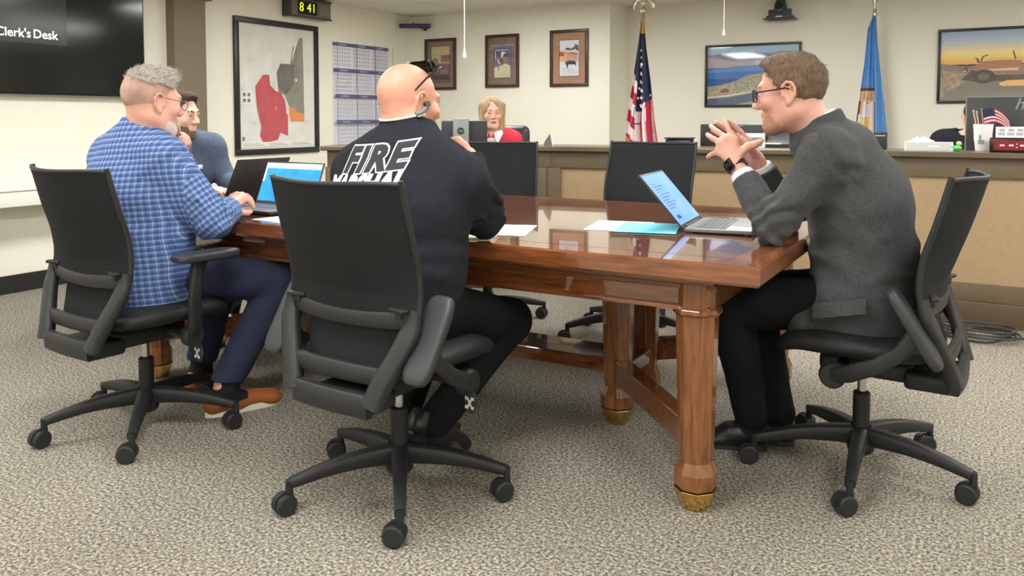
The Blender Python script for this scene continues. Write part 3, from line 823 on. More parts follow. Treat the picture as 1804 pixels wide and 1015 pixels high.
# lake photograph
t, w, h = framed('framed_photograph', 'black-framed photograph of a blue lake and hills behind the man in the grey suit', 'picture', (-1.925, YR, 1.577), 0, .90, .60, .022, FRB, group='large landscape photographs')
P = Pic(w, h, -.0065)
P.rect(flat((168, 200, 222)), 0, 1, 0, 1)
P.poly(M('print_far_hills', (136, 142, 176), rough=.6, var=(9, .12)), [(0, .5), (1, .5), (1, .86), (.82, .90), (.7, .86), (.55, .90), (.35, .85), (.15, .88), (0, .86)])
P.poly(M('print_shore', (186, 172, 176), rough=.6, var=(9, .08)), [(0, .5), (1, .6), (1, .76), (.3, .74), (0, .84)])
P.rect(M('print_lake', (74, 122, 190), rough=.6, var=(4, .15)), 0, 1, .25, .64); P.poly(flat((104, 148, 208)), [(0, .56), (1, .58), (1, .68), (.3, .66), (0, .60)]); P.rect(flat((54, 98, 164)), 0, 1, .30, .45)
BSH = M('print_brush', (136, 130, 112), rough=.6, var=(60, .4), col2=(196, 188, 168))
P.poly(BSH, [(0, 0), (1, 0), (1, .62), (.8, .60), (.55, .52), (.45, .50), (.3, .40), (.15, .34), (0, .32)])
P.poly(flat((150, 90, 88)), [(.14, .24), (.20, .29), (.25, .26), (.24, .21), (.15, .21)])
P.poly(flat((88, 102, 128)), [(0, 0), (1, 0), (1, .32), (.55, .20), (.25, .13), (0, .10)]); P.poly(flat((222, 220, 214)), [(0, .14), (.25, .17), (.5, .235), (.5, .215), (.25, .145), (0, .115)]); P.poly(flat((168, 160, 148)), [(.3, 0), (1, 0), (1, .14), (.6, .08)])
P.build('print', t)

# grader photograph
t, w, h = framed('framed_photograph', 'black-framed photograph of a road grader at sunset on the right of the back wall', 'picture', (.15, YR, 1.608), 0, 1.02, .625, .022, FRB, group='large landscape photographs')
P = Pic(w, h, -.0065)
P.bands([(245, 185, 116), (245, 201, 121), (245, 220, 135), (245, 227, 154), (245, 222, 175), (232, 215, 192), (210, 210, 203), (196, 206, 213), (185, 199, 218), (175, 192, 218), (168, 187, 215)], 0, 1, .52, 1)
P.poly(M('print_hills', (144, 126, 121), rough=.6, var=(20, .2)), [(0, 0), (1, 0), (1, .52), (.3, .50), (.15, .50), (.0, .54)])
P.poly(M('print_field', (140, 123, 107), rough=.6, var=(30, .35), col2=(185, 161, 130)), [(0, 0), (1, 0), (1, .30), (.4, .38), (0, .44)])
DK = flat((95, 78, 74)); MD = flat((180, 130, 107)); HL = flat((245, 194, 149))
P.poly(flat((130, 123, 114)), [(0, 0), (1, 0), (1, .2), (.5, .27), (.2, .27), (.05, .12)])
P.poly(DK, [(.16, .30), (.24, .44), (.40, .36), (.9, .36), (.9, .28), (.42, .27), (.24, .27)])
P.poly(MD, [(.26, .50), (.33, .56), (.50, .57), (.60, .56), (.60, .40), (.44, .42), (.36, .44), (.26, .42)]); P.poly(HL, [(.34, .44), (.58, .46), (.58, .42), (.40, .42)])
P.disc(flat((76, 69, 69)), .33, .34, .085, .10, 20); P.disc(flat((116, 100, 92)), .33, .34, .045, .055, 16)
P.poly(DK, [(.535, .70), (.545, .70), (.565, .58), (.555, .57)]); P.poly(DK, [(.26, .62), (.285, .60), (.30, .54), (.28, .54), (.275, .58)]); P.poly(DK, [(.31, .54), (.325, .62), (.36, .64), (.36, .655), (.315, .63), (.30, .54)])
P.poly(flat((140, 140, 126)), [(.62, .70), (.95, .70), (.95, .44), (.65, .44)]); P.poly(flat((185, 194, 185)), [(.64, .68), (.74, .68), (.74, .50), (.66, .50)]); P.poly(DK, [(.62, .72), (.64, .72), (.67, .42), (.65, .42)])
P.poly(flat((245, 245, 245)), [(.60, .715), (1, .74), (1, .71), (.61, .695)]); P.poly(flat((245, 245, 245)), [(.68, .77), (.9, .80), (.9, .77), (.7, .75)])
P.poly(HL, [(.64, .50), (.76, .50), (.76, .38), (.66, .38)]); P.poly(flat((245, 192, 116)), [(.44, .24), (.50, .28), (1, .30), (1, .20), (.46, .20)]); P.disc(DK, .85, .34, .09, .11, 20)
P.poly(flat((109, 95, 85)), [(.18, .40), (.19, .52), (.21, .52), (.21, .40)]); P.disc(flat((245, 245, 232)), .19, .42, .008, .010, 8)
P.build('print', t)

# web camera on the back wall
t = thing('conference_camera', 'black pan-tilt camera mounted near the ceiling above the lake photograph', 'camera', (-1.655, YR, 2.10))
CAMB = M('camera_grey', (62, 64, 68), rough=.35)
MB().tube([(-.10, -.10, .02), (.10, -.10, .02)], .028, 16, ry=.05, sq=4).box(-.115, .115, -.15, -.02, -.012, .012, .006).build('foot_plate', CAMB, t)
MB().lathe([(.02, .0), (.05, .02), (.058, .06), (.05, .10), (.03, .15), (.045, .17)], 24, 'z', 0, (0, -.09, .02)).build('head', CAMB, t)
MB().lathe([(.012, .0), (.034, .0), (.034, .03), (.012, .03)], 24, 'y', 0, (0, -.165, .10)).build('lens', M('lens_glass', (24, 24, 28), rough=.1), t)
MB().box(-.03, .03, -.1505, -.1495, -.006, .006, .0).build('badge', ICONW, t, smooth=False)
MB().box(-.14, .14, -.17, 0, -.022, -.012, .004).box(-.03, .03, -.03, 0, -.02, .19, .004).build('shelf_bracket', CAMB, t)

# pull cords
CORD = M('white_cord', (232, 230, 222), rough=.6)
def cord(x, y, z0, label):
    t = thing('pull_cord', label, 'cord', (x, y, HC), 0, 'ceiling pull cords')
    MB().cyl((0, 0, 0), (0, 0, z0 - HC + .04), .0028, n=8).build('string', CORD, t)
    MB().lathe([(.003, z0 - HC + .045), (.006, z0 - HC + .035), (.010, z0 - HC + .008), (.009, z0 - HC), (.004, z0 - HC - .002)], 12).build('toggle', CORD, t)
cord(*(-2.213, 3.367, 1.479)[:2], 1.46, 'white pull cord hanging from the ceiling between the first two posters')
cord(*(-1.395, 5.007, 1.680)[:2], 1.67, 'white pull cord hanging from the ceiling above the lake photograph')

# flags
NAVY = M('flag_navy', (44, 48, 78), rough=.8); FRED = M('flag_red', (178, 36, 60), rough=.8); FWHT = M('flag_white', (226, 214, 216), rough=.8); GOLD = M('gold_fringe', (206, 158, 66), rough=.6, var=(120, .3))
FBLU = M('flag_blue', (86, 142, 206), rough=.8); SILV = M('eagle_silver', (196, 192, 176), rough=.25, metal=.8); TANF = M('flag_shield_tan', (206, 172, 140), rough=.8); BRNF = M('flag_shield_brown', (104, 72, 60), rough=.8); YELF = M('flag_shield_yellow', (226, 194, 110), rough=.8)
POLE = M('flag_pole', (150, 120, 70), rough=.3, metal=.5)
def lerp(a, b, t): return a + (b - a) * t
def interp(t, pts):
    for (a, x), (b, y) in zip(pts, pts[1:]):
        if t <= b: return lerp(x, y, (t - a) / (b - a))
    return pts[-1][1]
def flag_cloth(parent, L_, R2, zt, zb, colf, waves, amp, yoff, name='cloth', nu=60, nv=90):
    mb = MB()
    def pt(u, v):
        z = lerp(zt, zb, v); x = lerp(interp(v, L_), interp(v, R2), u)
        return (x, yoff + amp * (.25 + .75 * min(1, v * 1.6)) * math.sin(waves * 2 * PI * u + .6 * v) - .02 * math.sin(PI * u), z)
    for j in range(nv):
        for i in range(nu):
            m = colf((i + .5) / nu, (j + .5) / nv)
            if m is None: continue
            mb.mat(m); mb.add([pt(i / nu, j / nv), pt((i + 1) / nu, j / nv), pt((i + 1) / nu, (j + 1) / nv), pt(i / nu, (j + 1) / nv)], [(0, 1, 2, 3)])
    o = mb.build(name, None, parent, smooth=False)
    bm = bmesh.new(); bm.from_mesh(o.data); bmesh.ops.remove_doubles(bm, verts=bm.verts[:], dist=1e-6); bm.to_mesh(o.data); bm.free(); o.data.shade_smooth()
    o.modifiers.new('t', 'SOLIDIFY').thickness = .003
    return pt
fx, fy = (-2.645, 6.908, 2.015)[:2]
us = thing('national_flag', 'United States flag with gold fringe hanging folded on an eagle-topped pole', 'flag', (fx, fy, 0))
MB().cyl((0, 0, .03), (0, 0, 2.06), .013, n=14).build('pole', POLE, us)
MB().lathe([(.14, 0), (.14, .02), (.05, .04), (.02, .08)], 24).build('base', POLE, us)
eg = MB().lathe([(.014, 2.05), (.026, 2.065), (.018, 2.08), (.030, 2.10), (.034, 2.125), (.020, 2.15)], 16).ell((0, 0, 2.19), (.026, .022, .05)).ell((.03, 0, 2.235), (.018, .015, .016))
for s in (-1, 1): eg.tube([(0, 0, 2.20), (s * .05, 0, 2.225), (s * .085, .01, 2.18), (s * .09, .012, 2.135)], [.014, .030, .030, .010], 10, ry=[.010, .012, .009, .005], up=(0, 1, 0))
eg.build('eagle_finial', SILV, us)
def uscol(u, v):
    if u < .34:                                  # left fold
        edge = .93 - .10 * (.34 - u) / .34
        if v > edge + .045: return None
        if v > edge: return GOLD
        q = v - .20 * u
        if q < .38: return NAVY
        return (FWHT, FRED)[int((q - .38) / .085) % 2]
    if v < .20 and .44 < u < .56: return GOLD
    if v < .10: return GOLD
    lim = .66 if u < .62 else .60
    if v < lim - .12 * max(0, u - .62): return NAVY
    return (FWHT, FRED)[int((u - .34 + .10 * (v - .66)) / .125) % 2]
pt = flag_cloth(us, [(0, -.005), (.25, -.05), (.45, -.09), (.75, -.15), (1, -.16)], [(0, .015), (.2, .04), (.45, .09), (.72, .13), (1, .19)], 2.04, .80, uscol, 2.6, .035, -.02)
st = MB().mat(FWHT)
for k, (u, v) in enumerate([(.52, .22), (.50, .27), (.46, .32), (.60, .32), (.45, .38), (.56, .39), (.44, .44), (.54, .45), (.52, .50), (.62, .51), (.50, .555), (.60, .56), (.48, .61), (.58, .62), (.90, .54), (.44, .335), (.40, .49), (.38, .56)]):
    p = pt(u, v); R0 = .017; vs = []
    for q in range(10):
        a = PI / 2 + PI * q / 5; r = R0 if q % 2 == 0 else R0 * .42; vs.append((p[0] + r * math.cos(a), p[1] - .012, p[2] + r * math.sin(a)))
    st.add(vs + [(p[0], p[1] - .012, p[2])], [(q, (q + 1) % 10, 10) for q in range(10)])
st.build('stars', None, us, smooth=False)
fx, fy = (-0.834, 7.620, 2.077)[:2]
bf = thing('blue_flag', 'sky blue flag with tan and white emblem on a pole behind the grey-suited man', 'flag', (fx, fy, 0))
MB().cyl((0, 0, .03), (0, 0, 2.10), .013, n=14).build('pole', POLE, bf)
MB().lathe([(.14, 0), (.14, .02), (.05, .04), (.02, .08)], 24).build('base', POLE, bf)
MB().lathe([(.014, 2.03), (.022, 2.05), (.016, 2.07), (.010, 2.12), (.024, 2.16), (.016, 2.20), (.004, 2.26)], 16).build('finial', SILV, bf)
def bcol(u, v):
    if v > .54 and u < .66:
        w = u / .66; q = (v - .54) / .46
        if q < .05: return BRNF
        if q < .22: return TANF
        if w > .93 or w < .05: return BRNF
        if abs(w - .5) < .2 and .50 < q < .68: return YELF
        if q < .45 and (w < .28 or abs(w - .55) < .08 and q < .28): return TANF if w > .1 else BRNF
        return FWHT
    return FBLU
flag_cloth(bf, [(0, -.012), (.1, -.05), (.4, -.075), (1, -.15)], [(0, .012), (.2, .03), (.6, .08), (1, .125)], 2.03, .92, bcol, 2.3, .03, -.02)

# ---------------------------------------------------------------- laptops and papers on the table
LAPG = M('laptop_grey', (112, 114, 116), rough=.4, metal=.3); LAPD = M('laptop_dark', (40, 41, 44), rough=.4); KEYM = M('laptop_keys', (70, 72, 75), rough=.5)
def screen_mat(name, c1, c2, e, scale=3):
    m = M(name, c1, rough=.25, emit=e, var=(scale, .8), col2=c2)
    nt = m.node_tree; b = nt.nodes['Principled BSDF']; src = b.inputs['Base Color'].links[0].from_socket
    nt.links.new(src, b.inputs['Emission Color']); return m
def laptop(label, loc, rz, w, d, lid_ang, lid_h, scr, body, extra=None):
    """open side faces -y local; hinge at y = 0"""
    t = thing('laptop', label, 'laptop', loc, rz)
    b = MB().box(-w / 2, w / 2, -d, 0, .003, .017, .004)
    for s in (-1, 1): b.box(s * w * .4 - .02, s * w * .4 + .02, -d + .02, -d + .03, 0, .004).box(s * w * .4 - .02, s * w * .4 + .02, -.03, -.02, 0, .004)
    base = b.build('base', body, t)
    k = MB()
    rows, cols = 6, 14; kw = (w - .03) / cols; kd = .105 / rows
    for r in range(rows):
        for c in range(cols):
            x = -w / 2 + .015 + c * kw; y = -.035 - .105 + r * kd
            if r == 0 and 4 <= c <= 8: continue
            k.box(x + .001, x + kw - .001, y + .001, y + kd - .001, .0168, .0182)
    k.box(-w / 2 + .015 + 4 * kw, -w / 2 + .015 + 9 * kw, -.139, -.1235, .0168, .0182)
    k.build('keyboard', KEYM, base, smooth=False)
    MB().box(-.05, .05, -d + .015, -.155, .0168, .0174).build('touchpad', LAPG, base, smooth=False)
    a = math.radians(lid_ang - 90)      # lean back from vertical
    lid = MB().xf((0, .004, .014), (-a, 0, 0)); lid.box(-w / 2, w / 2, 0, .006, 0, lid_h, .003); lo = lid.build('lid', LAPD, t)
    s = MB().mat(scr).xf((0, .004, .014), (-a, 0, 0)); s.box(-w / 2 + .008, w / 2 - .008, -.0006, .0, .014, lid_h - .008)
    if extra:
        for m, u0, u1, v0, v1 in extra:
            s.mat(m); s.box(-w / 2 + .008 + (w - .016) * u0, -w / 2 + .008 + (w - .016) * u1, -.0011, -.0006, .014 + (lid_h - .022) * v0, .014 + (lid_h - .022) * v1)
    s.build('screen', None, lo, smooth=False)
    MB().cyl((-w * .35, .004, .014), (w * .35, .004, .014), .006).build('hinge', LAPD, t)
    return t
BLU1 = screen_mat('blue_document_screen', (92, 138, 206), (122, 164, 222), .55, 9); BLU2 = screen_mat('blue_desktop_screen', (10, 96, 196), (60, 178, 226), .8, 9)
PANE = M('screen_pane', (206, 218, 240), rough=.3, emit=.6); TXT = M('screen_text', (64, 108, 180), rough=.3, emit=.25); DBLU = M('screen_dark_blue', (30, 70, 150), rough=.3, emit=.25)
ex = [(TXT, .12, .12 + .5 * ((i * 37 % 10) / 14 + .3), .80 - .055 * i, .815 - .055 * i) for i in range(10)] + [(DBLU, .12, .26, .10, .17)]
laptop('grey laptop showing a light blue document, before the man in the grey suit', (-.925, 2.955, TZ + .0005), R_(96), .345, .235, 131, .245, BLU1, LAPG, ex)
laptop('open laptop with a bright blue screen beside the plaid-shirted man\'s hand', (-2.725, 2.655, TZ + .0005), R_(-2), .37, .24, 112, .205, BLU2, LAPD, [(PANE, 0, 1, .86, 1), (PANE, 0, .03, .5, .86)])
laptop('black laptop seen from its dark back, beyond the bright blue screen', (-3.17, 2.87, TZ + .0005), R_(-90), .34, .235, 118, .22, screen_mat('dim_screen', (60, 90, 140), (80, 110, 160), .3), LAPD)
PAP = M('white_paper', (240, 240, 240), rough=.7); CYAN = M('cyan_paper', (112, 206, 232), rough=.7); CRM = M('cream_paper', (236, 226, 196), rough=.7)
def sheet(label, pts, z, m, cat='paper', nm='paper_sheet'):
    c = [sum(p[i] for p in pts) / len(pts) for i in range(2)]
    o = MB().prism([(p[0] - c[0], p[1] - c[1]) for p in pts], 0, .0012).build(nm, m, smooth=False); o.location = (c[0], c[1], z)
    return tag(o, label, cat)
def rectp(c, w, h, a):
    ca, sa = math.cos(a), math.sin(a)
    return [(c[0] + x * ca - y * sa, c[1] + x * sa + y * ca) for x, y in ((-w / 2, -h / 2), (w / 2, -h / 2), (w / 2, h / 2), (-w / 2, h / 2))]
sheet('white paper sheet lying under the blue paper beside the open laptop', rectp((-1.17, 2.835), .216, .28, R_(12)), TZ + .0008, PAP)
sheet('light blue paper sheet overlapping a white one beside the open laptop', rectp((-1.055, 2.83), .216, .28, R_(14)), TZ + .0022, CYAN)
sheet('white paper by the elbow of the man in the black jacket', rectp((-1.50, 2.52), .22, .28, R_(20)), TZ + .0008, PAP)
sheet('cream folded paper at the table edge under the bald man\'s arm', rectp((-1.52, 2.31), .20, .13, R_(15)), TZ + .0008, CRM)
sheet('white paper at the table edge in front of the plaid-shirted man', rectp((-2.40, 2.345), .22, .15, R_(-10)), TZ + .0008, PAP)

# ---------------------------------------------------------------- on and behind the dais
DT = .9765; BLK = M('black_plastic_matte', (36, 37, 40), rough=.45); SLV = M('silver_plastic', (138, 140, 142), rough=.4, metal=.3)
def hp_logo(parent, r, y, z, dark, light):
    d = MB().lathe([(r, 0), (r, .001)], 28, 'y', 0, (0, y - .001, z)).build('round_logo', dark, parent, smooth=False)
    tx = text_mesh('hp', r * 1.45, light, 'logo_letters', d, shear=.25, extrude=.0002, font_space=.9); tx.rotation_euler = (PI / 2, 0, 0); tx.location = (0, y - .0014, z)
mx_, my_ = (-3.250, 4.941, 1.078)[:2]
t = thing('monitor', 'black monitor seen from behind on a grey stand, beside the woman in red', 'monitor', (mx_, my_, .75), R_(25))
MB().box(-.165, .165, -.02, .02, .10, .40, .012).build('screen_back', BLK, t)
MB().box(-.075, .04, -.055, -.021, 0.03, .415, .006).build('stand', SLV, t)
MB().box(-.14, .11, -.06, .12, 0, .03, .006).build('foot', SLV, t)
hb = thing_dummy = None
dsk = MB().lathe([(.026, 0), (.026, .0012)], 28, 'y', 0, (-.018, -.0565, .325)).build('round_logo', BLK, t, smooth=False)
tx = text_mesh('hp', .036, SLV, 'logo_letters', dsk, shear=.25, extrude=.0002); tx.rotation_euler = (PI / 2, 0, 0); tx.location = (-.018, -.0570, .328)
# woman's chair back
cx_, cy_ = (-3.308, 5.480, 0.982)[:2]
t = thing('leather_chair', 'black high-back leather chair behind the woman in the red jacket', 'chair', (cx_, cy_, 0), R_(195))
LEA = M('black_leather', (48, 48, 54), rough=.4, bump=(90, .15))
MB().box(-.25, .25, -.14, -.03, .42, 1.11, .05).build('backrest', LEA, t); MB().box(-.25, .25, -.10, .40, .38, .47, .04).build('seat', LEA, t)
MB().cyl((0, .12, .08), (0, .12, .40), .03).build('gas_column', PLAST, t)
for k in range(5):
    a = 2 * PI * k / 5; MB().tube([(0, .12, .09), (.28 * math.cos(a), .12 + .28 * math.sin(a), .05)], [.028, .016], 10).cyl((.28 * math.cos(a) - .02, .12 + .28 * math.sin(a), .028), (.28 * math.cos(a) + .02, .12 + .28 * math.sin(a), .028), .028).build('base_leg', PLAST, t)
x, y = (-2.593, 4.883, 0.976)[:2]
t = thing('name_plate', 'small grey wedge-shaped name plate standing edge-on near the woman in red', 'name plate', (x, y + .10, DT), R_(118))
MB().prism([(-.03, 0), (.03, 0), (.022, .03), (.0, .062), (-.01, .080), (-.014, .080)], -.06, .06, 'x').build('wedge', M('plate_grey', (112, 112, 112), rough=.4, metal=.3), t); MB().box(-.062, .062, -.034, -.030, 0, .085).build('face', PAP, t, smooth=False)
t = thing('desk_console', 'small black sloped console on the dais behind the empty chair by the flag', 'console', (-1.805, 5.420, 0.974)[:2] + (DT,), R_(8))
MB().prism([(-.07, 0), (.08, 0), (.08, .055), (-.06, .045)], -.085, .085, 'x').build('body', BLK, t, bevel=.003); MB().box(-.092, .092, -.075, .09, .050, .058, .002).build('cover', LAPD, t)
# dark monitor, chair and name plate behind the grey-suited man's hands
t = thing('monitor', 'low black monitor on the dais behind the clasped hands of the man in grey', 'monitor', (-1.485, 5.620, 0.958)[:2] + (.75,), R_(4))
MB().box(-.23, .20, -.015, .02, .13, .375, .008).build('screen_back', BLK, t); MB().box(-.05, .03, .015, .05, .02, .25, .006).build('stand', BLK, t); MB().box(-.12, .10, -.07, .10, 0, .02, .005).build('foot', BLK, t)
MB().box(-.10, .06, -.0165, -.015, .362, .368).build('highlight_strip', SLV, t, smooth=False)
t = thing('dark_chair', 'dark chair back rising behind the low monitor and the face of the man in grey', 'chair', (-1.414, 6.300, 1.053)[:2] + (0,), R_(180))
MB().box(-.22, .22, -.12, -.04, .40, 1.10, .04).build('backrest', LEA, t); MB().box(-.22, .22, -.10, .38, .38, .46, .03).build('seat', LEA, t); MB().cyl((0, .1, .0), (0, .1, .40), .03).lathe([(.26, 0), (.26, .02), (.05, .06)], 20, 'z', 0, (0, .1, 0)).build('pedestal', PLAST, t)
t = thing('name_plate', 'white-edged name plate on the dais just right of the clasped hands', 'name plate', (-1.334, 5.400, 0.963)[:2] + (DT,), R_(2))
MB().prism([(-.03, 0), (.03, 0), (.0, .092), (-.006, .092)], -.105, .105, 'x').build('wedge', PAP, t, smooth=False)
MB().xf((0, -.030, .008), (-.33, 0, 0)).box(-.095, .095, -.0025, -.0005, 0, .08).build('dark_plate', M('plate_dark', (88, 90, 92), rough=.4), t, smooth=False)
MB().xf((0, -.030, .008), (-.33, 0, 0)).box(-.075, .0, -.0035, -.0025, .05, .066).box(-.07, .04, -.0035, -.0025, .02, .03).build('plate_writing', PAP, t, smooth=False)
t = thing('desk_telephone', 'black desk telephone with a white edge on the dais below the bearded chin', 'telephone', (-1.190, 5.520, 0.962)[:2] + (DT,), R_(4))
MB().prism([(-.09, 0), (.09, 0), (.09, .07), (-.09, .025)], -.10, .10, 'x').build('body', BLK, t, bevel=.004); MB().box(-.11, .05, -.095, -.088, .022, .03).build('white_edge', PAP, t, smooth=False); MB().tube([(-.07, -.06, .06), (-.07, 0, .075), (-.07, .07, .09)], .02, 12).build('handset', BLK, t)
t = thing('small_speaker', 'small black box with a white line on the dais below the blue flag', 'speaker', (-0.544, 5.420, 0.977)[:2] + (DT,), 0)
MB().box(-.035, .035, -.035, .035, 0, .105, .004).build('case', BLK, t); MB().box(-.03, .03, -.0365, -.035, .082, .086).build('white_line', PAP, t, smooth=False)
# name plate with tissues, duck
t = thing('name_plate', 'pale grey name plate on the dais to the left of the green duck', 'name plate', (-0.277, 5.320, 0.979)[:2] + (DT,), 0)
MB().prism([(-.025, 0), (.03, 0), (.004, .052), (-.004, .052)], -.125, .125, 'x').build('wedge', PAP, t, smooth=False)
MB().xf((0, -.0258, .004), (-.39, 0, 0)).box(-.118, .118, -.002, -.0003, 0, .048).build('grey_plate', M('plate_pale', (186, 188, 184), rough=.35), t, smooth=False)
MB().xf((0, -.0258, .004), (-.39, 0, 0)).box(.0, .06, -.0028, -.002, .02, .027).build('plate_writing', PAP, t, smooth=False)
t = thing('tissue_box', 'low white tissue box behind the pale name plate', 'tissue box', (-0.327, 5.460, 0.984)[:2] + (DT,), 0)
MB().box(-.07, .07, -.05, .05, 0, .055, .004).build('carton', PAP, t)
def tis(u, v):
    a = 2 * PI * u; r = .05 * (1 - v * .75) * (1 + .25 * math.sin(3 * a + 2)); return (r * 1.2 * math.cos(a), r * .6 * math.sin(a), .055 + .022 * v + .006 * math.sin(4 * a) * v)
MB().grid(tis, 24, 6).build('tissue', PAP, t)
t = thing('rubber_duck', 'small bright green rubber duck on the dais', 'duck', (-0.132, 5.320, 0.978)[:2] + (DT,), R_(-60))
GRN = M('green_rubber', (96, 206, 120), rough=.35); GRY = M('yellow_green_rubber', (170, 216, 110), rough=.35); BEAK = M('orange_rubber', (226, 140, 60), rough=.4)
sd = SDF().ell((0, 0, .017), (.020, .026, .017), k=.006).ell((0, -.024, .026), (.008, .010, .006), k=.01).ell((.016, -.003, .02), (.007, .016, .009), k=.004).ell((-.016, -.003, .02), (.007, .016, .009), k=.004)
sdf_obj('body', sd, .002, GRN, t); MB().ell((0, .010, .044), (.0145, .0145, .014)).build('head', GRY, t); MB().ell((0, .026, .041), (.008, .008, .003)).build('beak', BEAK, t)
MB().ell((.008, .021, .048), (.002, .002, .002), 8, 6).ell((-.008, .021, .048), (.002, .002, .002), 8, 6).build('eyes', BLK, t)
# right monitor
t = thing('monitor', 'large dark monitor seen from the back at the right end of the dais', 'monitor', (-0.099, 5.580, 1.288)[:2] + (.75,), 0)
MB().box(0, .62, -.015, .025, .12, .545, .006).build('screen_back', M('monitor_back_grey', (54, 56, 58), rough=.4), t)
rm = MB()
for a in ((0, .62, .538, .545), (0, .007, .12, .545), (.613, .62, .12, .545)): rm.box(a[0], a[1], -.018, -.010, a[2], a[3])
rm.build('silver_rim', SLV, t, smooth=False)
MB().box(.24, .38, .02, .05, .02, .3, .006).build('stand', BLK, t); MB().box(.16, .46, -.06, .14, 0, .02, .005).build('foot', BLK, t)
tx = text_mesh('hp', .10, M('pale_logo', (140, 142, 142), rough=.4), 'logo_letters', t, shear=.3, extrude=.0004); tx.rotation_euler = (PI / 2, 0, 0); tx.location = (.295, -.016, .495)
# cup with small flags
t = thing('paper_cup', 'white cup holding small flags and sticks at the right end of the dais', 'cup', (-0.005, 5.440, 0.983)[:2] + (DT,), 0)
MB().lathe([(.036, 0), (.038, .003), (.052, .155), (.050, .155), (.036, .006)], 32).build('cup_body', PAP, t)
MB().lathe([(.0445, .055), (.0475, .09)], 32).build('printed_band', PAP, t)
lg = MB()
for a0, a1, z0, z1 in ((-2.15, -1.45, .04, .065), (-2.0, -1.75, .065, .092)):
    n = 8; vs = []
    for z in (z0, z1):
        for i in range(n + 1):
            a = a0 + (a1 - a0) * i / n; r = .0365 + .1 * z + .0042; vs.append((r * math.cos(a), r * math.sin(a), z))
    lg.add(vs, [(i, i + 1, n + 2 + i, n + 1 + i) for i in range(n)])
lg.build('printed_mark', M('grey_print', (140, 146, 146), rough=.6), t)
x, y = (-0.005, 5.440, 0.983)[:2]
WOOD = M('pale_stick', (206, 176, 140), rough=.6)
def stick(label, dx, dy, tx_, ty_, l):
    o = MB().cyl((dx, dy, .01), (dx + tx_, dy + ty_, l), .0035, n=10).ell((dx + tx_, dy + ty_, l), (.005, .005, .006), 10, 8).build('wooden_stick', WOOD, smooth=True); o.location = (x, y, DT)
    return tag(o, label, 'stick', 'sticks standing in the white cup')
stick('pale wooden stick in the white cup, outermost on the flagless side', -.012, -.005, -.040, .0, .232); stick('pale wooden stick in the white cup, nearer the little flag', .0, -.012, -.036, .0, .225)
hf = thing('hand_flag', 'little United States flag drooping from the white cup', 'flag', (x, y, DT), 0)
MB().cyl((.014, 0, .01), (-.012, 0, .245), .0025, n=8).build('stick', WOOD, hf)
def hfc(u, v):
    if u < .45 and v < .54: return NAVY
    return (FRED, FWHT)[int(v * 9) % 2]
hm = MB()
def hpnt(u, v): return (-.010 + .135 * u + .018 * v, -.006 - .012 * math.sin(5 * u + v), .235 - .085 * v - .055 * u * u + .022 * math.sin(PI * u))
for j in range(18):
    for i in range(18):
        hm.mat(hfc((i + .5) / 18, (j + .5) / 18)); hm.add([hpnt(i / 18, j / 18), hpnt((i + 1) / 18, j / 18), hpnt((i + 1) / 18, (j + 1) / 18), hpnt(i / 18, (j + 1) / 18)], [(0, 1, 2, 3)])
ho = hm.build('cloth', None, hf); ho.modifiers.new('t', 'SOLIDIFY').thickness = .0015
# red digital timer and plate on it
t = thing('digital_timer', 'dark red digital timer with glowing dashes at the right end of the dais', 'timer', (0.212, 5.270, 0.987)[:2] + (DT,), 0)
MB().box(-.185, .185, -.035, .05, 0, .082, .008).build('case', M('timer_case', (50, 18, 22), rough=.25), t)
MB().box(-.165, .165, -.037, -.034, .014, .066).build('window', M('timer_window', (120, 14, 34), rough=.15, emit=.12), t, smooth=False)
dg = MB()
for xx in (-.12, -.075, .0, -.022 + .065): pass
for xx in (-.125, -.082, -.030, .014): dg.box(xx - .011, xx + .011, -.0382, -.037, .036, .044)
for zz in (.030, .048): dg.box(-.059, -.053, -.0382, -.037, zz - .002, zz + .002)
dg.build('digits', M('red_digit', (255, 150, 160), rough=.4, emit=1.5), t, smooth=False)
t = thing('name_plate', 'white name plate lying tilted on top of the red timer', 'name plate', (0.216, 5.280, 1.067)[:2] + (DT + .083,), 0)
MB().prism([(-.02, 0), (.05, 0), (.045, .008), (.03, .058), (.024, .058)], -.16, .16, 'x').build('wedge', PAP, t, smooth=False)
w_ = MB().xf((0, -.0203, .0), (-.66, 0, 0))
for r in range(2):
    for c in range(7): w_.box(-.15 + c * .043 + r * .006, -.115 + c * .043, -.0012, .0002, .014 + r * .026, .034 + r * .026)
w_.build('grey_writing', M('plate_mid_grey', (150, 152, 150), rough=.5), t, smooth=False)
MB().tube([(-.02, .06, .02), (-.02, .06, .085), (.02, .06, .085), (.02, .06, .02)], .003, 8).build('wire_stand', PAP, t)
# cables at the foot of the dais
CAB = M('grey_cable', (58, 57, 54), rough=.5)
cx_, cy_ = (-0.021, 4.981, 0.000)[:2]
t = thing('cable_coil', 'loose coil of dark cables on the carpet at the foot of the dais', 'cable', (cx_, cy_, 0))
rn = random.Random(3)
for k in range(6):
    pts = []; rx = rn.uniform(.12, .21); ry = rn.uniform(.10, .17); ox, oy = rn.uniform(-.03, .04), rn.uniform(-.05, .02)
    for i in range(41):
        a = 2 * PI * i / 40 + k; pts.append((ox + rx * math.cos(a) + .01 * math.sin(3 * a + k), oy + ry * math.sin(a), .006 + .010 * k + .004 * math.sin(2 * a)))
    MB().tube(pts, .0055, 8).build('loop', CAB, t)
MB().tube([(.12, .02, .006), (.3, .06, .006), (.7, .09, .006), (1.4, .10, .006)], .0055, 8).build('lead', CAB, t)

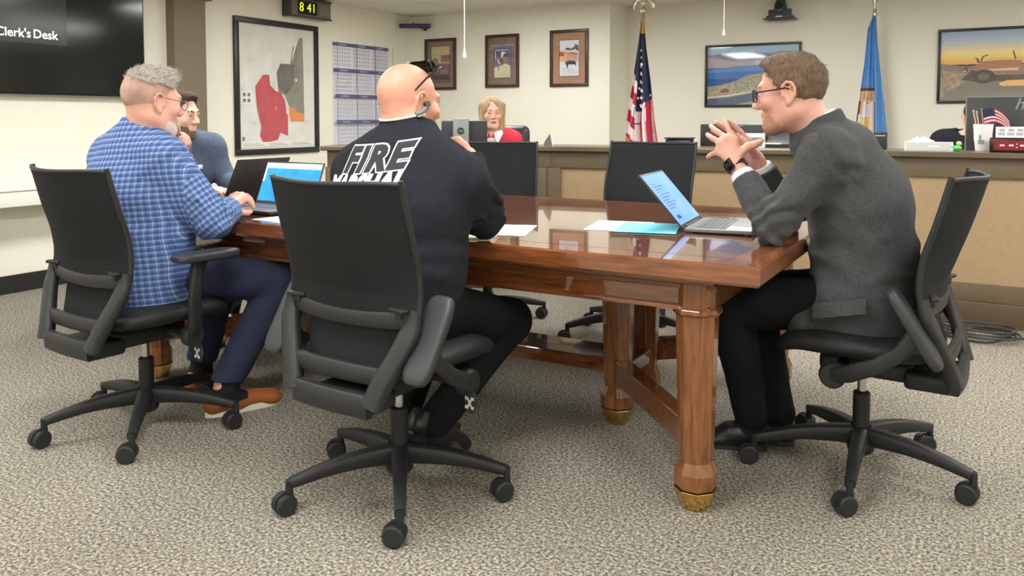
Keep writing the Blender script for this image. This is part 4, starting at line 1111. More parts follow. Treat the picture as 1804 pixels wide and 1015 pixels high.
# ---------------------------------------------------------------- people
def skin(name, c, c2):
    return M(name, c, rough=.48, spec=.4, sss=.12, var=(9, .5), col2=c2, bump=(140, .05))
def A_(p): return np.array(p, float)
def unit(p): p = A_(p); return p / np.linalg.norm(p)
class Head:
    def __init__(s, c, f, u=(0, 0, 1), k=1.):
        s.c = A_(c); s.f = unit(f); r = np.cross(s.f, A_(u)); s.r = unit(r); s.u = np.cross(s.r, s.f); s.k = k
        s.R = np.stack([s.r, s.f, s.u], 1)
    def P(s, x, y, z): return s.c + s.R @ (A_((x, y, z)) * s.k)
    def N(s, x, y, z): return s.R @ A_((x, y, z))
    def build(s, S, off=0., face=True, ears=True, neck=None, nr=.056, wide=1.):
        k = s.k; e = lambda c, r, kk=.02: S.ell(s.P(*c), [(q + off) * k for q in r], s.R, kk * k)
        c = lambda a, b, ra, rb, kk=.02: S.cone(s.P(*a), s.P(*b), (ra + off) * k, (rb + off) * k, kk * k)
        e((0, -.014, .034), (.075 * wide, .096, .088)); e((0, .022, -.035), (.060 * wide, .064, .082), .03)
        for q in (-1, 1): c((q * .054 * wide, -.012, -.060), (q * .020, .058, -.100), .020, .017, .03)
        e((0, .064, -.100), (.026, .024, .020), .025)
        if not face: pass
        else:
            c((-.036, .078, .026), (.036, .078, .026), .012, .012, .02)
            c((0, .084, .016), (0, .104, -.026), .008, .0125, .012); e((0, .108, -.030), (.011, .012, .010), .01)
            for q in (-1, 1): e((q * .013, .096, -.034), (.009, .011, .008), .008); e((q * .044, .060, -.022), (.024, .022, .022), .025)
            c((-.018, .082, -.058), (.018, .082, -.058), .008, .008, .010); c((-.016, .080, -.070), (.016, .080, -.070), .0085, .0085, .010)
            S.cone(s.P(-.022, .093, -.0645), s.P(.022, .093, -.0645), .0018 * k, .0018 * k, .005, 's')
            for q in (-1, 1): S.ell(s.P(q * .032, .094, .004), [.017 * k, .012 * k, .010 * k], s.R, .012 * k, 's'); S.ell(s.P(q * .032, .0765, .0135), [.0150 * k, .0135 * k, .0105 * k], s.R, .004); S.ell(s.P(q * .032, .0755, -.0070), [.0150 * k, .0130 * k, .0095 * k], s.R, .004)
        if ears:
            for q in (-1, 1):
                ep = [(.077, .010, .004), (.082, .006, .020), (.087, -.008, .032), (.091, -.024, .028), (.092, -.033, .010), (.089, -.030, -.010), (.084, -.019, -.025), (.079, -.008, -.033)]
                for a_, b_ in zip(ep, ep[1:]): S.cone(s.P(q * a_[0] * wide, *a_[1:]), s.P(q * b_[0] * wide, *b_[1:]), .0052 * k, .0052 * k, .003)
                S.econe(s.P(q * .077 * wide, -.012, .016), s.P(q * .077 * wide, -.010, -.020), (.020 * k, .0055 * k), (.014 * k, .0055 * k), s.N(0, 1, 0), .005)
                S.ell(s.P(q * .080 * wide, -.008, -.031), [.006 * k, .010 * k, .010 * k], s.R, .004)
                S.cone(s.P(q * .080 * wide, .009, -.002), s.P(q * .081 * wide, .008, -.012), .005 * k, .005 * k, .004)
                S.cone(s.P(q * .083 * wide, -.020, .022), s.P(q * .086 * wide, -.018, -.012), .004 * k, .004 * k, .003)
                S.ell(s.P(q * .084 * wide, -.004, -.004), [.005 * k, .007 * k, .010 * k], s.R, .003, 's')
        if neck is not None: S.cone(neck, s.P(0, -.022, -.05), nr * 1.12, nr, .035)
def hand(S, wr, kn, tips, bow, bows, thumb, r=.0098):
    wr = A_(wr); kn = [A_(p) for p in kn]; tips = [A_(p) for p in tips]; bow = unit(bow)
    for p in kn: S.cone(wr, p, .019, .0125, .012)
    for a, b in zip(kn, kn[1:]): S.cone(a, b, .0125, .0125, .01)
    for i, (a, b) in enumerate(zip(kn, tips)):
        m1 = a + .45 * (b - a) + bow * bows[i]; m2 = a + .78 * (b - a) + bow * bows[i] * .75; q = r * (.86 if i == 3 else 1)
        S.cone(a, m1, q * 1.12, q, .006); S.cone(m1, m2, q, q * .93, .004); S.cone(m2, b, q * .93, q * .80, .004)
    S.chain(thumb, [.017, .0125, .0115, .0095], .010)
def seated(J, g, S, off, what, k=.035):
    """torso / arms / legs solids with the given offset"""
    f = unit(J['f']); rt = np.cross(f, (0, 0, 1))
    if 'torso' in what:
        S.loft([J['pelvis'], J['waist'], J['chest'], J['upper']], [(g['hw'] + off, g['hd'] + off), (g['ww'] + off, g['wd'] + off), (g['cw'] + off, g['cd'] + off), (g['uw'] + off, g['ud'] + off)], rt, .05)
        for s in 'LR':
            S.cone(J['upper'], J['sh' + s], .075 + off, .062 + off, .05); S.cone(A_(J['neck']) + (0, 0, -.01), J['sh' + s], .052 + off * .8, .054 + off, .05)
    if 'arms' in what:
        for s in 'LR': S.cone(J['sh' + s], J['el' + s], g['ua'] + off, g['ea'] + off, .06); S.cone(J['el' + s], J['wr' + s], g['ea'] + off, g['wa'] + off, .02)
    if 'hips' in what:
        S.loft([J['pelvis'], J['waist']], [(g['hw'] + off, g['hd'] + off), (g['ww'] + off, g['wd'] + off)], rt, .03)
    if 'legs' in what:
        for s in 'LR':
            S.cone(J['hip' + s], J['kn' + s], g['th'] + off, g['ka'] + off, .04); S.cone(J['kn' + s], J['an' + s], g['ka'] + off * .9, g['aa'] + off, .02)
def folds(a1=.004, s1=20, a2=.0015, s2=55, seed=1, st=(1, 1, 1)):
    return lambda P: a1 * fbm(P * np.array(st), s1, seed) + a2 * fbm(P, s2, seed + 9)
def creases(J, g, base_fn, amp=.008):
    """cloth folds bunching at elbows, armpits and waist on top of base_fn"""
    def fn(P):
        d = base_fn(P); n = fbm(P, 14, 77)
        for s in 'LR':
            for a, b, at, w, per in (('sh', 'el', 'el', .07, .060), ('el', 'wr', 'el', .07, .052), ('sh', 'el', 'sh', .07, .07)):
                A = A_(J[a + s]); Bq = A_(J[b + s]); ax = unit(Bq - A); c = A_(J[at + s]); q = P - c; t = q @ ax; r = np.linalg.norm(q - t[:, None] * ax, axis=1)
                d = d + amp * np.exp(-(t / w) ** 2) * np.exp(-(np.maximum(r - .07, 0) / .03) ** 2) * np.sin(t / per * 6.28 + 4.5 * n + q[:, 2] * 22)
        for s in 'LR':
            A = A_(J['sh' + s]); ax = unit(A_(J['el' + s]) - A); q = P - A; t = q @ ax - .02; r = np.linalg.norm(q - (q @ ax)[:, None] * ax, axis=1); d = d - .0045 * np.exp(-(t / .008) ** 2) * (r < .13)
        z = J['waist'][2] + .03
        rr_ = np.hypot(P[:, 0] - J['waist'][0], P[:, 1] - J['waist'][1])
        return d + amp * np.exp(-((P[:, 2] - z) / .075) ** 2) * (rr_ < .24) * np.sin((P[:, 2] - z) / .085 * 6.28 + 5 * n + P[:, 0] * 9 + P[:, 1] * 7) * .6
    return fn
def strands(hair, base, H, m, comb, n, ln, lift=.25, r=.0007, seed=1, jit=.25, prob=None, parent=None, name='strands'):
    """loose strands standing on a hair part; comb(x, y, z local) -> local direction"""
    me = hair.data; nv = len(me.vertices); P = np.empty(nv * 3); me.vertices.foreach_get('co', P); P = P.reshape(-1, 3)
    Nn = np.empty(nv * 3); me.vertices.foreach_get('normal', Nn); Nn = Nn.reshape(-1, 3)
    rs = np.random.RandomState(seed); vs = []; fs = []
    loc = (P + np.array(base) - H.c) @ H.R / H.k
    if prob is None: ids = rs.randint(0, nv, n)
    else:
        w = prob(loc); ids = rs.choice(nv, n, p=w / w.sum())
    for i in ids:
        nn = Nn[i]; d = H.N(*comb(*loc[i])) + rs.normal(0, jit, 3); d = d - nn * (d @ nn) + nn * lift * rs.uniform(.2, 1.6); d = unit(d)
        l = ln * rs.uniform(.5, 1.3); p0 = P[i] - nn * .003; sd = unit(np.cross(d, nn)); k0 = len(vs)
        for j, (t, q) in enumerate(((0, r), (.5, r), (1, r * .4))):
            c = p0 + d * (l * t) - nn * (lift * .5 * l * t * t)
            vs += [tuple(c + sd * q), tuple(c - sd * q), tuple(c + nn * q * 1.2)]
        for j in (0, 3):
            for a, b in ((0, 1), (1, 2), (2, 0)): fs.append((k0 + j + a, k0 + j + b, k0 + j + 3 + b, k0 + j + 3 + a))
    me2 = bpy.data.meshes.new(name); me2.from_pydata(vs, [], fs); me2.materials.append(m); me2.shade_smooth()
    return link(name, me2, parent or hair)
def pin(root, o): o.parent = root; return o
def body(name, label, J, g, Hd, skinm, h, hands=(), feet=True, face=True, wide=1., nr=.056, extra=None, disp=None):
    base = (J['pelvis'][0], J['pelvis'][1], 0.)
    S = SDF(); gg = dict(g)
    seated(J, gg, S, -.016, ('torso', 'arms', 'legs'))
    for s in 'LR': S.cone(J['el' + s], J['wr' + s], .036, .024, .02); S.cone(J['an' + s], A_(J['an' + s]) - (0, 0, .05), .030, .026, .02); S.cone(A_(J['an' + s]) - (0, 0, .06), A_(J['toe' + s]) - (0, 0, .004), .024, .014, .02)
    Hd.build(S, 0, face, True, J['neck'], nr, wide)
    for hnd in hands: hand(S, *hnd)
    if extra: extra(S)
    o = sdf_obj(name, S, h, skinm, None, disp, base); o.location = base
    tag(o, label, 'person'); o['_b'] = 1; del o['_b']
    return o, base
def garment(name, root, base, S, h, m, disp=None, label=None, relax=2):
    o = sdf_obj(name, S, h, m, root, disp, base, relax)
    if label: o['label'] = label
    return o
def shoe(root, base, an, toe, m, sole_m, heel_up=0., w=.047, sole_h=.022, name='shoe'):
    """shoe running from under the ankle to the toe point (both on the sole line)"""
    a = A_(an); t = A_(toe); d = unit(t - a); up = np.array((0, 0, 1.)); sd = np.cross(d, up); sd /= np.linalg.norm(sd); up = np.cross(sd, d)
    L = np.linalg.norm(t - a); heel = a - d * .055
    S = SDF()
    S.econe(heel + up * .048 + d * .03, heel + up * .046 + d * .12, (w * .74, .046), (w * .82, .046), sd, .02).econe(heel + up * .046 + d * .10, t + up * .030 - d * .045, (w * .84, .046), (w, .028), sd, .03).ell(t + up * .026 - d * .05, (.05, w, .024), np.stack([d, sd, up], 1), .02)
    S.cone(heel + d * .045 + up * .05, heel + d * .05 + up * .095, .040, .038, .02); S.cut(heel + d * .05 + up * .092, up + d * .12); S.cut(a + up * .004, -up, .002)
    o = garment(name, root, base, S, .005, m, None)
    n = 28; pl = []
    for i in range(n):
        th = 2 * PI * i / n; x = math.cos(th); y = math.sin(th)
        lx = (L + .055) / 2; wd = (w + .003) * (.86 + .14 * x) * (1 - .12 * math.exp(-((x + .1) / .3) ** 2))
        p = heel + d * (lx + lx * math.copysign(abs(x) ** .75, x)) + sd * (wd * math.copysign(abs(y) ** .8, y)); pl.append(p)
    mb = MB(); B0 = np.array(base)
    mb.add([tuple(p - B0) for p in pl] + [tuple(p + up * sole_h - B0) for p in pl], [tuple(range(n))[::-1], tuple(range(n, 2 * n))] + [(i, (i + 1) % n, n + (i + 1) % n, n + i) for i in range(n)])
    mb.build('sole', sole_m, o, angle=50)
    return o
def tubes(name, m, root, base, runs, r=.0018, n=8, **k):
    mb = MB()
    for pts in runs: mb.tube([tuple(A_(p) - A_(base)) for p in pts], r, n, **k)
    return mb.build(name, m, root)
def sock_pair(J, root, base):
    for s in 'LR':
        a = A_(J['an' + s]); k_ = A_(J['kn' + s]); t = A_(J['toe' + s]); S = SDF().cone(a + (k_ - a) * .28, a - (0, 0, .03), .050, .044, .01).cone(a - (0, 0, .035), a + (t - a) * .45 - (0, 0, .02), .040, .030, .02); garment('sock', root, base, S, .006, SOCK)
def eyes(root, base, H, col, wc=(206, 198, 190)):
    """eyeballs with iris facing forwards"""
    W = M('eye_white', wc, rough=.2); I = M('iris', col, rough=.2)
    for q in (-1, 1):
        c = H.P(q * .032, .0765, .004) - A_(base); mb = MB().mat(W).ell(tuple(c), (.0118 * H.k,) * 3, 20, 14)
        c2 = H.P(q * .032, .0830, .004) - A_(base); mb.mat(I).ell(tuple(c2), (.0058 * H.k,) * 3, 14, 10); mb.build('eye', None, root)
def brows(root, base, H, m, t=.004):
    rr = [[H.P(q * .014, .090, .024), H.P(q * .030, .0895, .030), H.P(q * .048, .078, .025)] for q in (-1, 1)]
    for r in rr: tubes('eyebrow', m, root, base, [r], t, 8)

SK1 = skin('skin_rosy', (204, 148, 130), (222, 174, 158)); SK2 = skin('skin_tanned', (196, 134, 112), (220, 162, 140)); SK3 = skin('skin_pink', (208, 148, 130), (224, 174, 156)); SK4 = skin('skin_light', (222, 172, 150), (232, 190, 170))
SUIT = M('grey_suit_wool', (70, 72, 74), rough=.9, spec=.15, var=(130, .22), bump=(420, .25), sheen=.1); BLKT = M('black_trouser_wool', (24, 25, 28), rough=.9, spec=.15, bump=(300, .15)); SHIRTW = M('white_shirt', (226, 226, 232), rough=.8)
FLEECE = M('black_fleece', (40, 42, 48), rough=.95, spec=.1, var=(60, .12), bump=(260, .3)); NAVYT = M('navy_trousers', (46, 50, 72), rough=.9, spec=.15, var=(80, .12), bump=(300, .2)); NAVYS = M('navy_suit', (84, 94, 112), rough=.9, spec=.15, var=(60, .1), bump=(300, .2))
BLSHOE = M('black_shoe_leather', (30, 30, 33), rough=.35); BRSHOE = M('brown_shoe_leather', (152, 88, 48), rough=.4, var=(9, .15)); SOLEW = M('white_sole', (222, 216, 200), rough=.6); SOLEB = M('dark_sole', (42, 42, 44), rough=.6); GRSHOE = M('grey_boot_rubber', (62, 62, 64), rough=.6, var=(40, .2))
SOCK = M('black_sock', (20, 20, 22), rough=.95)
def hairm(name, c, c2, st=(40, 40, 8)): return M(name, c, rough=.7, spec=.25, var=(3, .7), col2=c2, stretch=st, bump=(14, .5))
GLASSF = M('spectacle_frame', (36, 30, 34), rough=.3)

# ---- man in the grey suit (faces along the table)
J = dict(f=(-1, -.06, 0), pelvis=(-.33, 2.92, .565), waist=(-.335, 2.915, .70), chest=(-.355, 2.90, .89), upper=(-.41, 2.875, 1.035), neck=(-.470, 2.845, 1.12),
         shL=(-.415, 2.69, 1.045), shR=(-.455, 3.065, 1.05), elL=(-.575, 2.650, .822), elR=(-.60, 3.00, .822), wrL=(-.712, 2.745, 1.000), wrR=(-.690, 2.905, 1.02),
         hipL=(-.36, 2.815, .562), hipR=(-.36, 3.02, .562), knL=(-.745, 2.80, .52), knR=(-.72, 2.98, .52), anL=(-.685, 2.87, .115), anR=(-.61, 2.965, .115), toeL=(-.80, 2.83, .03), toeR=(-.71, 2.95, .03))
g = dict(hw=.185, hd=.145, ww=.185, wd=.150, cw=.195, cd=.148, uw=.165, ud=.115, ua=.060, ea=.050, wa=.038, th=.086, ka=.076, aa=.050)
H = Head((-.558, 2.795, 1.245), (-.985, -.02, -.10), k=1.04)
L1 = ((-0.717, 2.739, 1.012), [(-0.725, 2.751, 1.091), (-0.748, 2.744, 1.095), (-0.768, 2.738, 1.080), (-0.775, 2.737, 1.051)], [(-0.772, 2.792, 1.158), (-0.818, 2.787, 1.137), (-0.830, 2.790, 1.107), (-0.819, 2.757, 1.028)], (-.5, -.8, .2), [.004, .006, .008, .006], [(-0.712, 2.744, 1.042), (-0.683, 2.763, 1.069), (-0.663, 2.774, 1.075), (-0.644, 2.786, 1.088)])
R1 = ((-0.685, 2.903, 1.017), [(-0.712, 2.880, 1.085), (-0.734, 2.890, 1.080), (-0.752, 2.896, 1.068), (-0.759, 2.897, 1.048)], [(-0.768, 2.828, 1.154), (-0.807, 2.817, 1.148), (-0.819, 2.820, 1.118), (-0.807, 2.822, 1.041)], (.3, .9, .2), [.006, .008, .008, .006], [(-0.688, 2.879, 1.038), (-0.692, 2.832, 1.059), (-0.700, 2.817, 1.079), (-0.717, 2.808, 1.096)])
o, base = body('person', 'man in grey suit and dark glasses leaning on the table with fingertips pressed together', J, g, H, SK1, .0045, (L1, R1), nr=.062)
S = SDF(); seated(J, g, S, .008, ('torso', 'arms'))
S.loft([(-.335, 2.92, .56), (-.33, 2.925, .485)], [(.205, .165), (.212, .172)], (0, 1, 0), .04)
for s, y in (('L', 2.80), ('R', 3.04)): S.econe((-.37, y, .60), (-.485, y, .50), (.085, .075), (.092, .07), (0, 1, 0), .05)
S.cone(J['neck'], A_(J['neck']) + (-.012, -.006, .045), .085, .068, .03)
S.cut((-.30, 2.92, .452), (.0, 0, -1), .01)
nk = A_(J['neck']) + (-.012, -.004, .038); S.local_cut(nk, (-.45, -.1, 1), .13, .006)
for s in 'LR':
    w_ = A_(J['wr' + s]); e_ = A_(J['el' + s]); S.local_cut(w_ + (e_ - w_) * .20, w_ - e_, .09, .004)
# sleeve and back creases
for a, b in (((-.405, 2.642, 1.00), (-.50, 2.604, .90)), ((-.44, 2.648, 1.01), (-.54, 2.604, .88)), ((-.36, 2.70, .93), (-.26, 2.735, .80)), ((-.375, 2.69, .89), (-.30, 2.722, .77))): S.cone(a, b, .007, .007, .03)
jk = garment('suit_jacket', o, base, S, .006, SUIT, creases(J, g, folds(.0045, 17, .0014, 50, 3, (1, 1, 1.6))))
S = SDF(); nk = A_(J['neck']); S.cone(nk + (.006, .002, -.03), nk + (-.014, -.006, .060), .104, .080, .01); S.local_cut(nk + (-.010, -.004, .047), (-.42, -.1, 1), .14, .004); garment('jacket_collar', jk, base, S, .0045, SUIT)
fl = MB().sheet(lambda u, v: (-.455 + .155 * u - base[0], 2.690 + .03 * (u - .5) ** 2 - .006 * v - base[1], .575 + .035 * u - .045 * v), 10, 4, .006, lambda u, v: (0, -1, 0))
fl.build('pocket_flap', SUIT, jk)
for s in 'LR':
    w_ = A_(J['wr' + s]); e_ = A_(J['el' + s]); d = w_ - e_; S = SDF().cone(e_ + d * .70, e_ + d * .90, .043, .038, .01); S.local_cut(e_ + d * .885, d, .08, .002); garment('shirt_cuff', o, base, S, .004, SHIRTW, None)
S = SDF().cone(A_(J['neck']) + (0, 0, -.02), A_(J['neck']) + (-.018, -.008, .06), .074, .066, .01); S.local_cut(A_(J['neck']) + (-.016, -.006, .05), (-.45, -.1, 1), .12, .003); garment('shirt_collar', o, base, S, .005, SHIRTW, None)
S = SDF(); seated(J, g, S, .006, ('hips', 'legs'));
for s in 'LR': S.local_cut(A_(J['an' + s]) + (0, 0, -.035), (0, 0, -1), .1, .004)
garment('trousers', o, base, S, .007, BLKT, folds(.004, 24, .001, 60, 5))
sock_pair(J, o, base); shoe(o, base, (-.685, 2.872, .002), (-.845, 2.825, .002), BLSHOE, SOLEB); shoe(o, base, (-.61, 2.965, .002), (-.785, 2.96, .002), BLSHOE, SOLEB)
HB = hairm('light_brown_hair', (84, 68, 56), (138, 114, 94))
S = SDF(); S.ell(H.P(0, -.016, .036), [.082 * H.k, .103 * H.k, .094 * H.k], H.R); S.ell(H.P(0, .03, .095), [.055 * H.k, .05 * H.k, .030 * H.k], H.R, .03)
S.cut(H.P(0, .040, .045), H.N(0, .82, -.57), .006).cut(H.P(0, -.06, -.055), H.N(0, .28, -1), .012)
hr = garment('hair', o, base, S, .0045, HB, lambda P: .0035 * fbm(P, 75, 2) + .002 * fbm(P, 150, 4))
strands(hr, base, H, HB, lambda x, y, z: (0, .9, .25) if z > .085 else (0, .55, -.8), 2600, .020, .30, .0007, 3)
BRD = hairm('brown_beard', (172, 120, 100), (190, 146, 126)); BRS = hairm('brown_bristle', (128, 90, 72), (160, 116, 96))
S = SDF(); H.build(S, .0022, False, False); S.cut(H.P(0, .05, -.050), H.N(0, .30, 1), .008).cut(H.P(0, .040, -.07), H.N(0, -1, .5), .014)
S.ell(H.P(0, .085, -.064), [.021, .02, .006], H.R, .006, 's')
bd = garment('beard', o, base, S, .004, BRD, lambda P: .0012 * fbm(P, 190, 2))
strands(o, base, H, BRS, lambda x, y, z: (0, .4, -1), 9500, .008, .35, .0006, 5, .3, lambda q: np.clip((-.040 + .012 * np.abs(q[:, 0]) / .05 - q[:, 2]) / .03, 0, 1) * np.clip((q[:, 1] + .004) / .035, 0, 1) * (q[:, 2] > -.135) * (q[:, 1] < .12) * (np.abs(q[:, 0]) < .09), bd)
eyes(o, base, H, (90, 90, 80)); brows(o, base, H, HB)
gl = []
for q in (-1, 1):
    ring_ = []
    for i in range(25):
        a = 2 * PI * i / 24; x = .026 * math.copysign(abs(math.cos(a)) ** .7, math.cos(a)); z = .019 * math.copysign(abs(math.sin(a)) ** .7, math.sin(a)); ring_.append(H.P(q * .034 + x, .107 - .006 * abs(x + q * 0) / .026, .002 + z))
    gl.append(ring_); gl.append([H.P(q * .060, .103, .010), H.P(q * .078, .085, .011), H.P(q * .084, .03, .012), H.P(q * .084, -.004, .014), H.P(q * .083, -.02, .006)])
gl.append([H.P(-.008, .108, .004), H.P(.008, .108, .004)])
go = tubes('eyeglasses', GLASSF, o, base, gl, .0026, 8)
mb = MB()
for q in (-1, 1): mb.add([tuple(H.P(q * .034 + .024 * math.cos(2 * PI * i / 16), .106, .002 + .017 * math.sin(2 * PI * i / 16)) - A_(base)) for i in range(16)], [tuple(range(16))])
mb.build('lens', GLASS, go, smooth=False)
w_ = A_(J['wrL']); d = unit(w_ - A_(J['elL'])); bk = unit(A_((-.55, -.83, .1)) - d * (A_((-.55, -.83, .1)) @ d)); sd = np.cross(d, bk); wc = w_ + d * .004
mb = MB(); rr = []
for i in range(29): a = 2 * PI * i / 28; rr.append(tuple(wc + bk * (.031 * math.cos(a)) + sd * (.033 * math.sin(a)) - A_(base)))
mb.tube(rr, .0022, 8, up=tuple(d), ry=.011, caps=False)
st = mb.build('watch_strap', M('black_strap', (26, 26, 28), rough=.5), o)
mb = MB(); c = wc + bk * .033 - A_(base); vs = []
for q in (0, .009):
    for x, y in ((-1, -1), (1, -1), (1, 1), (-1, 1)): vs.append(tuple(c + bk * q + d * (x * .021) + sd * (y * .018)))
mb.add(vs, [(3, 2, 1, 0), (4, 5, 6, 7), (0, 1, 5, 4), (1, 2, 6, 5), (2, 3, 7, 6), (3, 0, 4, 7)]); mb.build('watch_case', M('black_watch_glass', (14, 14, 16), rough=.1), st, bevel=.002)

# ---- bald man in the black jacket
J = dict(f=(-.14, 1, 0), pelvis=(-1.585, 2.035, .565), waist=(-1.59, 2.045, .70), chest=(-1.60, 2.06, .88), upper=(-1.60, 2.085, 1.02), neck=(-1.60, 2.105, 1.10),
         shL=(-1.765, 2.07, .985), shR=(-1.42, 2.12, .972), elL=(-1.80, 2.31, .83), elR=(-1.435, 2.295, .835), wrL=(-1.68, 2.42, .99), wrR=(-1.545, 2.375, 1.035),
         hipL=(-1.69, 2.06, .562), hipR=(-1.48, 2.06, .562), knL=(-1.74, 2.46, .49), knR=(-1.425, 2.45, .455), anL=(-1.78, 2.32, .12), anR=(-1.55, 2.155, .155), toeL=(-1.80, 2.45, .03), toeR=(-1.535, 2.30, .035))
g = dict(hw=.19, hd=.145, ww=.205, wd=.160, cw=.218, cd=.155, uw=.175, ud=.118, ua=.070, ea=.056, wa=.040, th=.088, ka=.068, aa=.048)
H = Head((-1.603, 2.115, 1.210), (.32, .945, -.08), k=1.03)
R1 = ((-1.544, 2.361, 1.015), [(-1.608, 2.351, 1.083), (-1.578, 2.357, 1.087), (-1.552, 2.359, 1.070), (-1.539, 2.365, 1.043)], [(-1.628, 2.360, 1.045), (-1.609, 2.371, 1.041), (-1.594, 2.379, 1.029), (-1.581, 2.385, 1.013)], (-.2, -.3, .9), [.010, .012, .012, .010], [(-1.572, 2.367, 1.012), (-1.607, 2.371, 1.031), (-1.631, 2.370, 1.045), (-1.651, 2.371, 1.064)])
L1 = (J['wrL'], [(-1.63, 2.43, 1.05), (-1.63, 2.41, 1.055), (-1.63, 2.39, 1.05), (-1.635, 2.375, 1.04)], [(-1.585, 2.42, 1.03), (-1.585, 2.40, 1.03), (-1.59, 2.385, 1.025), (-1.60, 2.375, 1.02)], (.3, 0, 1), [.01, .012, .012, .01], [(-1.66, 2.44, 1.0), (-1.63, 2.45, 1.03), (-1.60, 2.445, 1.045), (-1.585, 2.435, 1.05)])
def rolls(S):
    for z_, w_ in ((-.044, .055), (-.060, .050)): S.cone(H.P(-w_, -.094, z_), H.P(w_, -.094, z_), .0045, .0045, .010, 's')
def rolls0(S): S.cone(H.P(-.02, -.070, -.052), H.P(.02, -.070, -.052), .028, .028, .03); S.cone(H.P(-.03, -.060, -.080), H.P(.03, -.060, -.080), .036, .036, .010)
o, base = body('person', 'bald man in a black jacket lettered across the back, glasses pushed up', J, g, H, SK2, .0045, (R1, L1), nr=.066, extra=rolls)
S = SDF(); seated(J, g, S, .010, ('torso', 'arms')); S.cone(J['neck'], A_(J['neck']) + (.0, .008, .068), .092, .080, .03)
S.local_cut(A_(J['neck']) + (0, .0, .060), (.0, .30, 1), .13, .006); S.cut((-1.58, 2.03, .50), (0, 0, -1), .01)
for s in 'LR': w_ = A_(J['wr' + s]); e_ = A_(J['el' + s]); S.local_cut(w_ + (e_ - w_) * .06, w_ - e_, .08, .004)
for a, b in (((-1.40, 2.02, .90), (-1.36, 2.2, .84)), ((-1.44, 1.98, .86), (-1.38, 2.1, .78)), ((-1.60, 1.90, .90), (-1.45, 1.93, .84)), ((-1.34, 2.17, .95), (-1.37, 2.29, .90)), ((-1.345, 2.22, .92), (-1.38, 2.33, .87))): S.cone(a, b, .010, .004, .022)
jk = garment('fleece_jacket', o, base, S, .006, FLEECE, creases(J, g, folds(.0045, 15, .001, 45, 6, (1, 1, 1.4)), .005))
S = SDF(); seated(J, g, S, .007, ('hips', 'legs'))
for s in 'LR': S.local_cut(A_(J['an' + s]) + (0, 0, -.035), (0, 0, -1), .1, .004)
garment('trousers', o, base, S, .007, BLKT, folds(.006, 20, .0015, 60, 7))
sock_pair(J, o, base); shoe(o, base, (-1.575, 2.115, .115), (-1.545, 2.335, .004), BLSHOE, GRSHOE, w=.050, sole_h=.028); shoe(o, base, (-1.78, 2.32, .002), (-1.80, 2.50, .002), BLSHOE, SOLEB)
ring_0 = [H.P(x, y, z) for x, y, z in ((-.080, .0, -.040), (-.076, -.045, -.055), (-.058, -.082, -.062), (0, -.100, -.066), (.058, -.084, -.062), (.082, -.045, -.050), (.090, -.024, -.040), (.088, -.010, -.03))]
from mathutils.bvhtree import BVHTree
bt = BVHTree.FromPolygons([v.co.copy() for v in o.data.vertices], [tuple(p.vertices) for p in o.data.polygons]); ring_ = []
for i in range(41):
    a = math.radians(-105 + 205 * i / 40); z = -.036 - .024 * max(0, math.cos(a)) ** 1.2; q0 = H.P(.2 * math.sin(a), -.2 * math.cos(a), z) - A_(base); q1 = H.P(0, -.01, z) - A_(base); hit = bt.ray_cast(V(q0), V(unit(q1 - q0))); p = A_(hit[0]) if hit[0] is not None else q0
    ring_.append(p + unit(q0 - q1) * .003 + A_(base))
ring_ += ring_0[-2:]
tubes('neckband_headphones', M('white_rubber', (226, 226, 222), rough=.4), o, base, [ring_], .0042, 10)
tubes('earpiece', M('grey_earpiece', (120, 122, 122), rough=.4), o, base, [[H.P(.084, -.030, -.036), H.P(.090, -.012, -.028), H.P(.086, .008, -.012), H.P(.084, .012, -.004)]], .008, 12)
tubes('earbud', M('dark_earbud', (44, 44, 50), rough=.3), o, base, [[H.P(.082, .006, -.004), H.P(.094, .006, -.002)]], .010, 14)
go = tubes('sunglasses', GLASSF, o, base, [[H.P(q * .085, -.038, .035), H.P(q * .083, .0, .075), H.P(q * .076, .042, .108), H.P(q * .064, .066, .118)] for q in (-1, 1)] + [[H.P(-.064, .068, .120), H.P(0, .082, .122), H.P(.064, .068, .120)]], .0034, 8)
mb = MB()
for q in (-1, 1): mb.sheet(lambda u, v: tuple(H.P(q * (.006 + .056 * u), .086 - .030 * u * u - .034 * v, .110 + .030 * v + .012 * math.sin(PI * v) - .006 * u) - A_(base)), 8, 6, .003, lambda u, v: tuple(H.N(0, .4, 1)))
mb.build('lens', M('dark_lens', (20, 18, 20), rough=.08), go)
S = SDF(); H.build(S, .007, False, False); S.cut(H.P(0, .04, -.064), H.N(0, .25, 1), .012).cut(H.P(0, .020, -.07), H.N(0, -1, .3), .012); S.cone(H.P(0, .066, -.105), H.P(0, .082, -.135), .026, .013, .02)
garment('goatee', o, base, S, .0045, hairm('white_beard', (196, 190, 180), (226, 222, 214)), lambda P: .002 * fbm(P, 170, 2))
strands(o, base, H, hairm('grey_stubble', (120, 104, 94), (160, 146, 136)), lambda x, y, z: (0, -.2, -1), 5000, .0035, .5, .0005, 9, .3, lambda q: np.clip((.062 - q[:, 2]) / .05, 0, 1) * (q[:, 2] > -.06) * np.clip((.012 - q[:, 1]) / .02, 0, 1) * (np.abs(q[:, 0]) < .079), None, 'hair_stubble')
eyes(o, base, H, (90, 80, 60)); brows(o, base, H, hairm('grey_brow', (150, 130, 115), (170, 150, 140)))
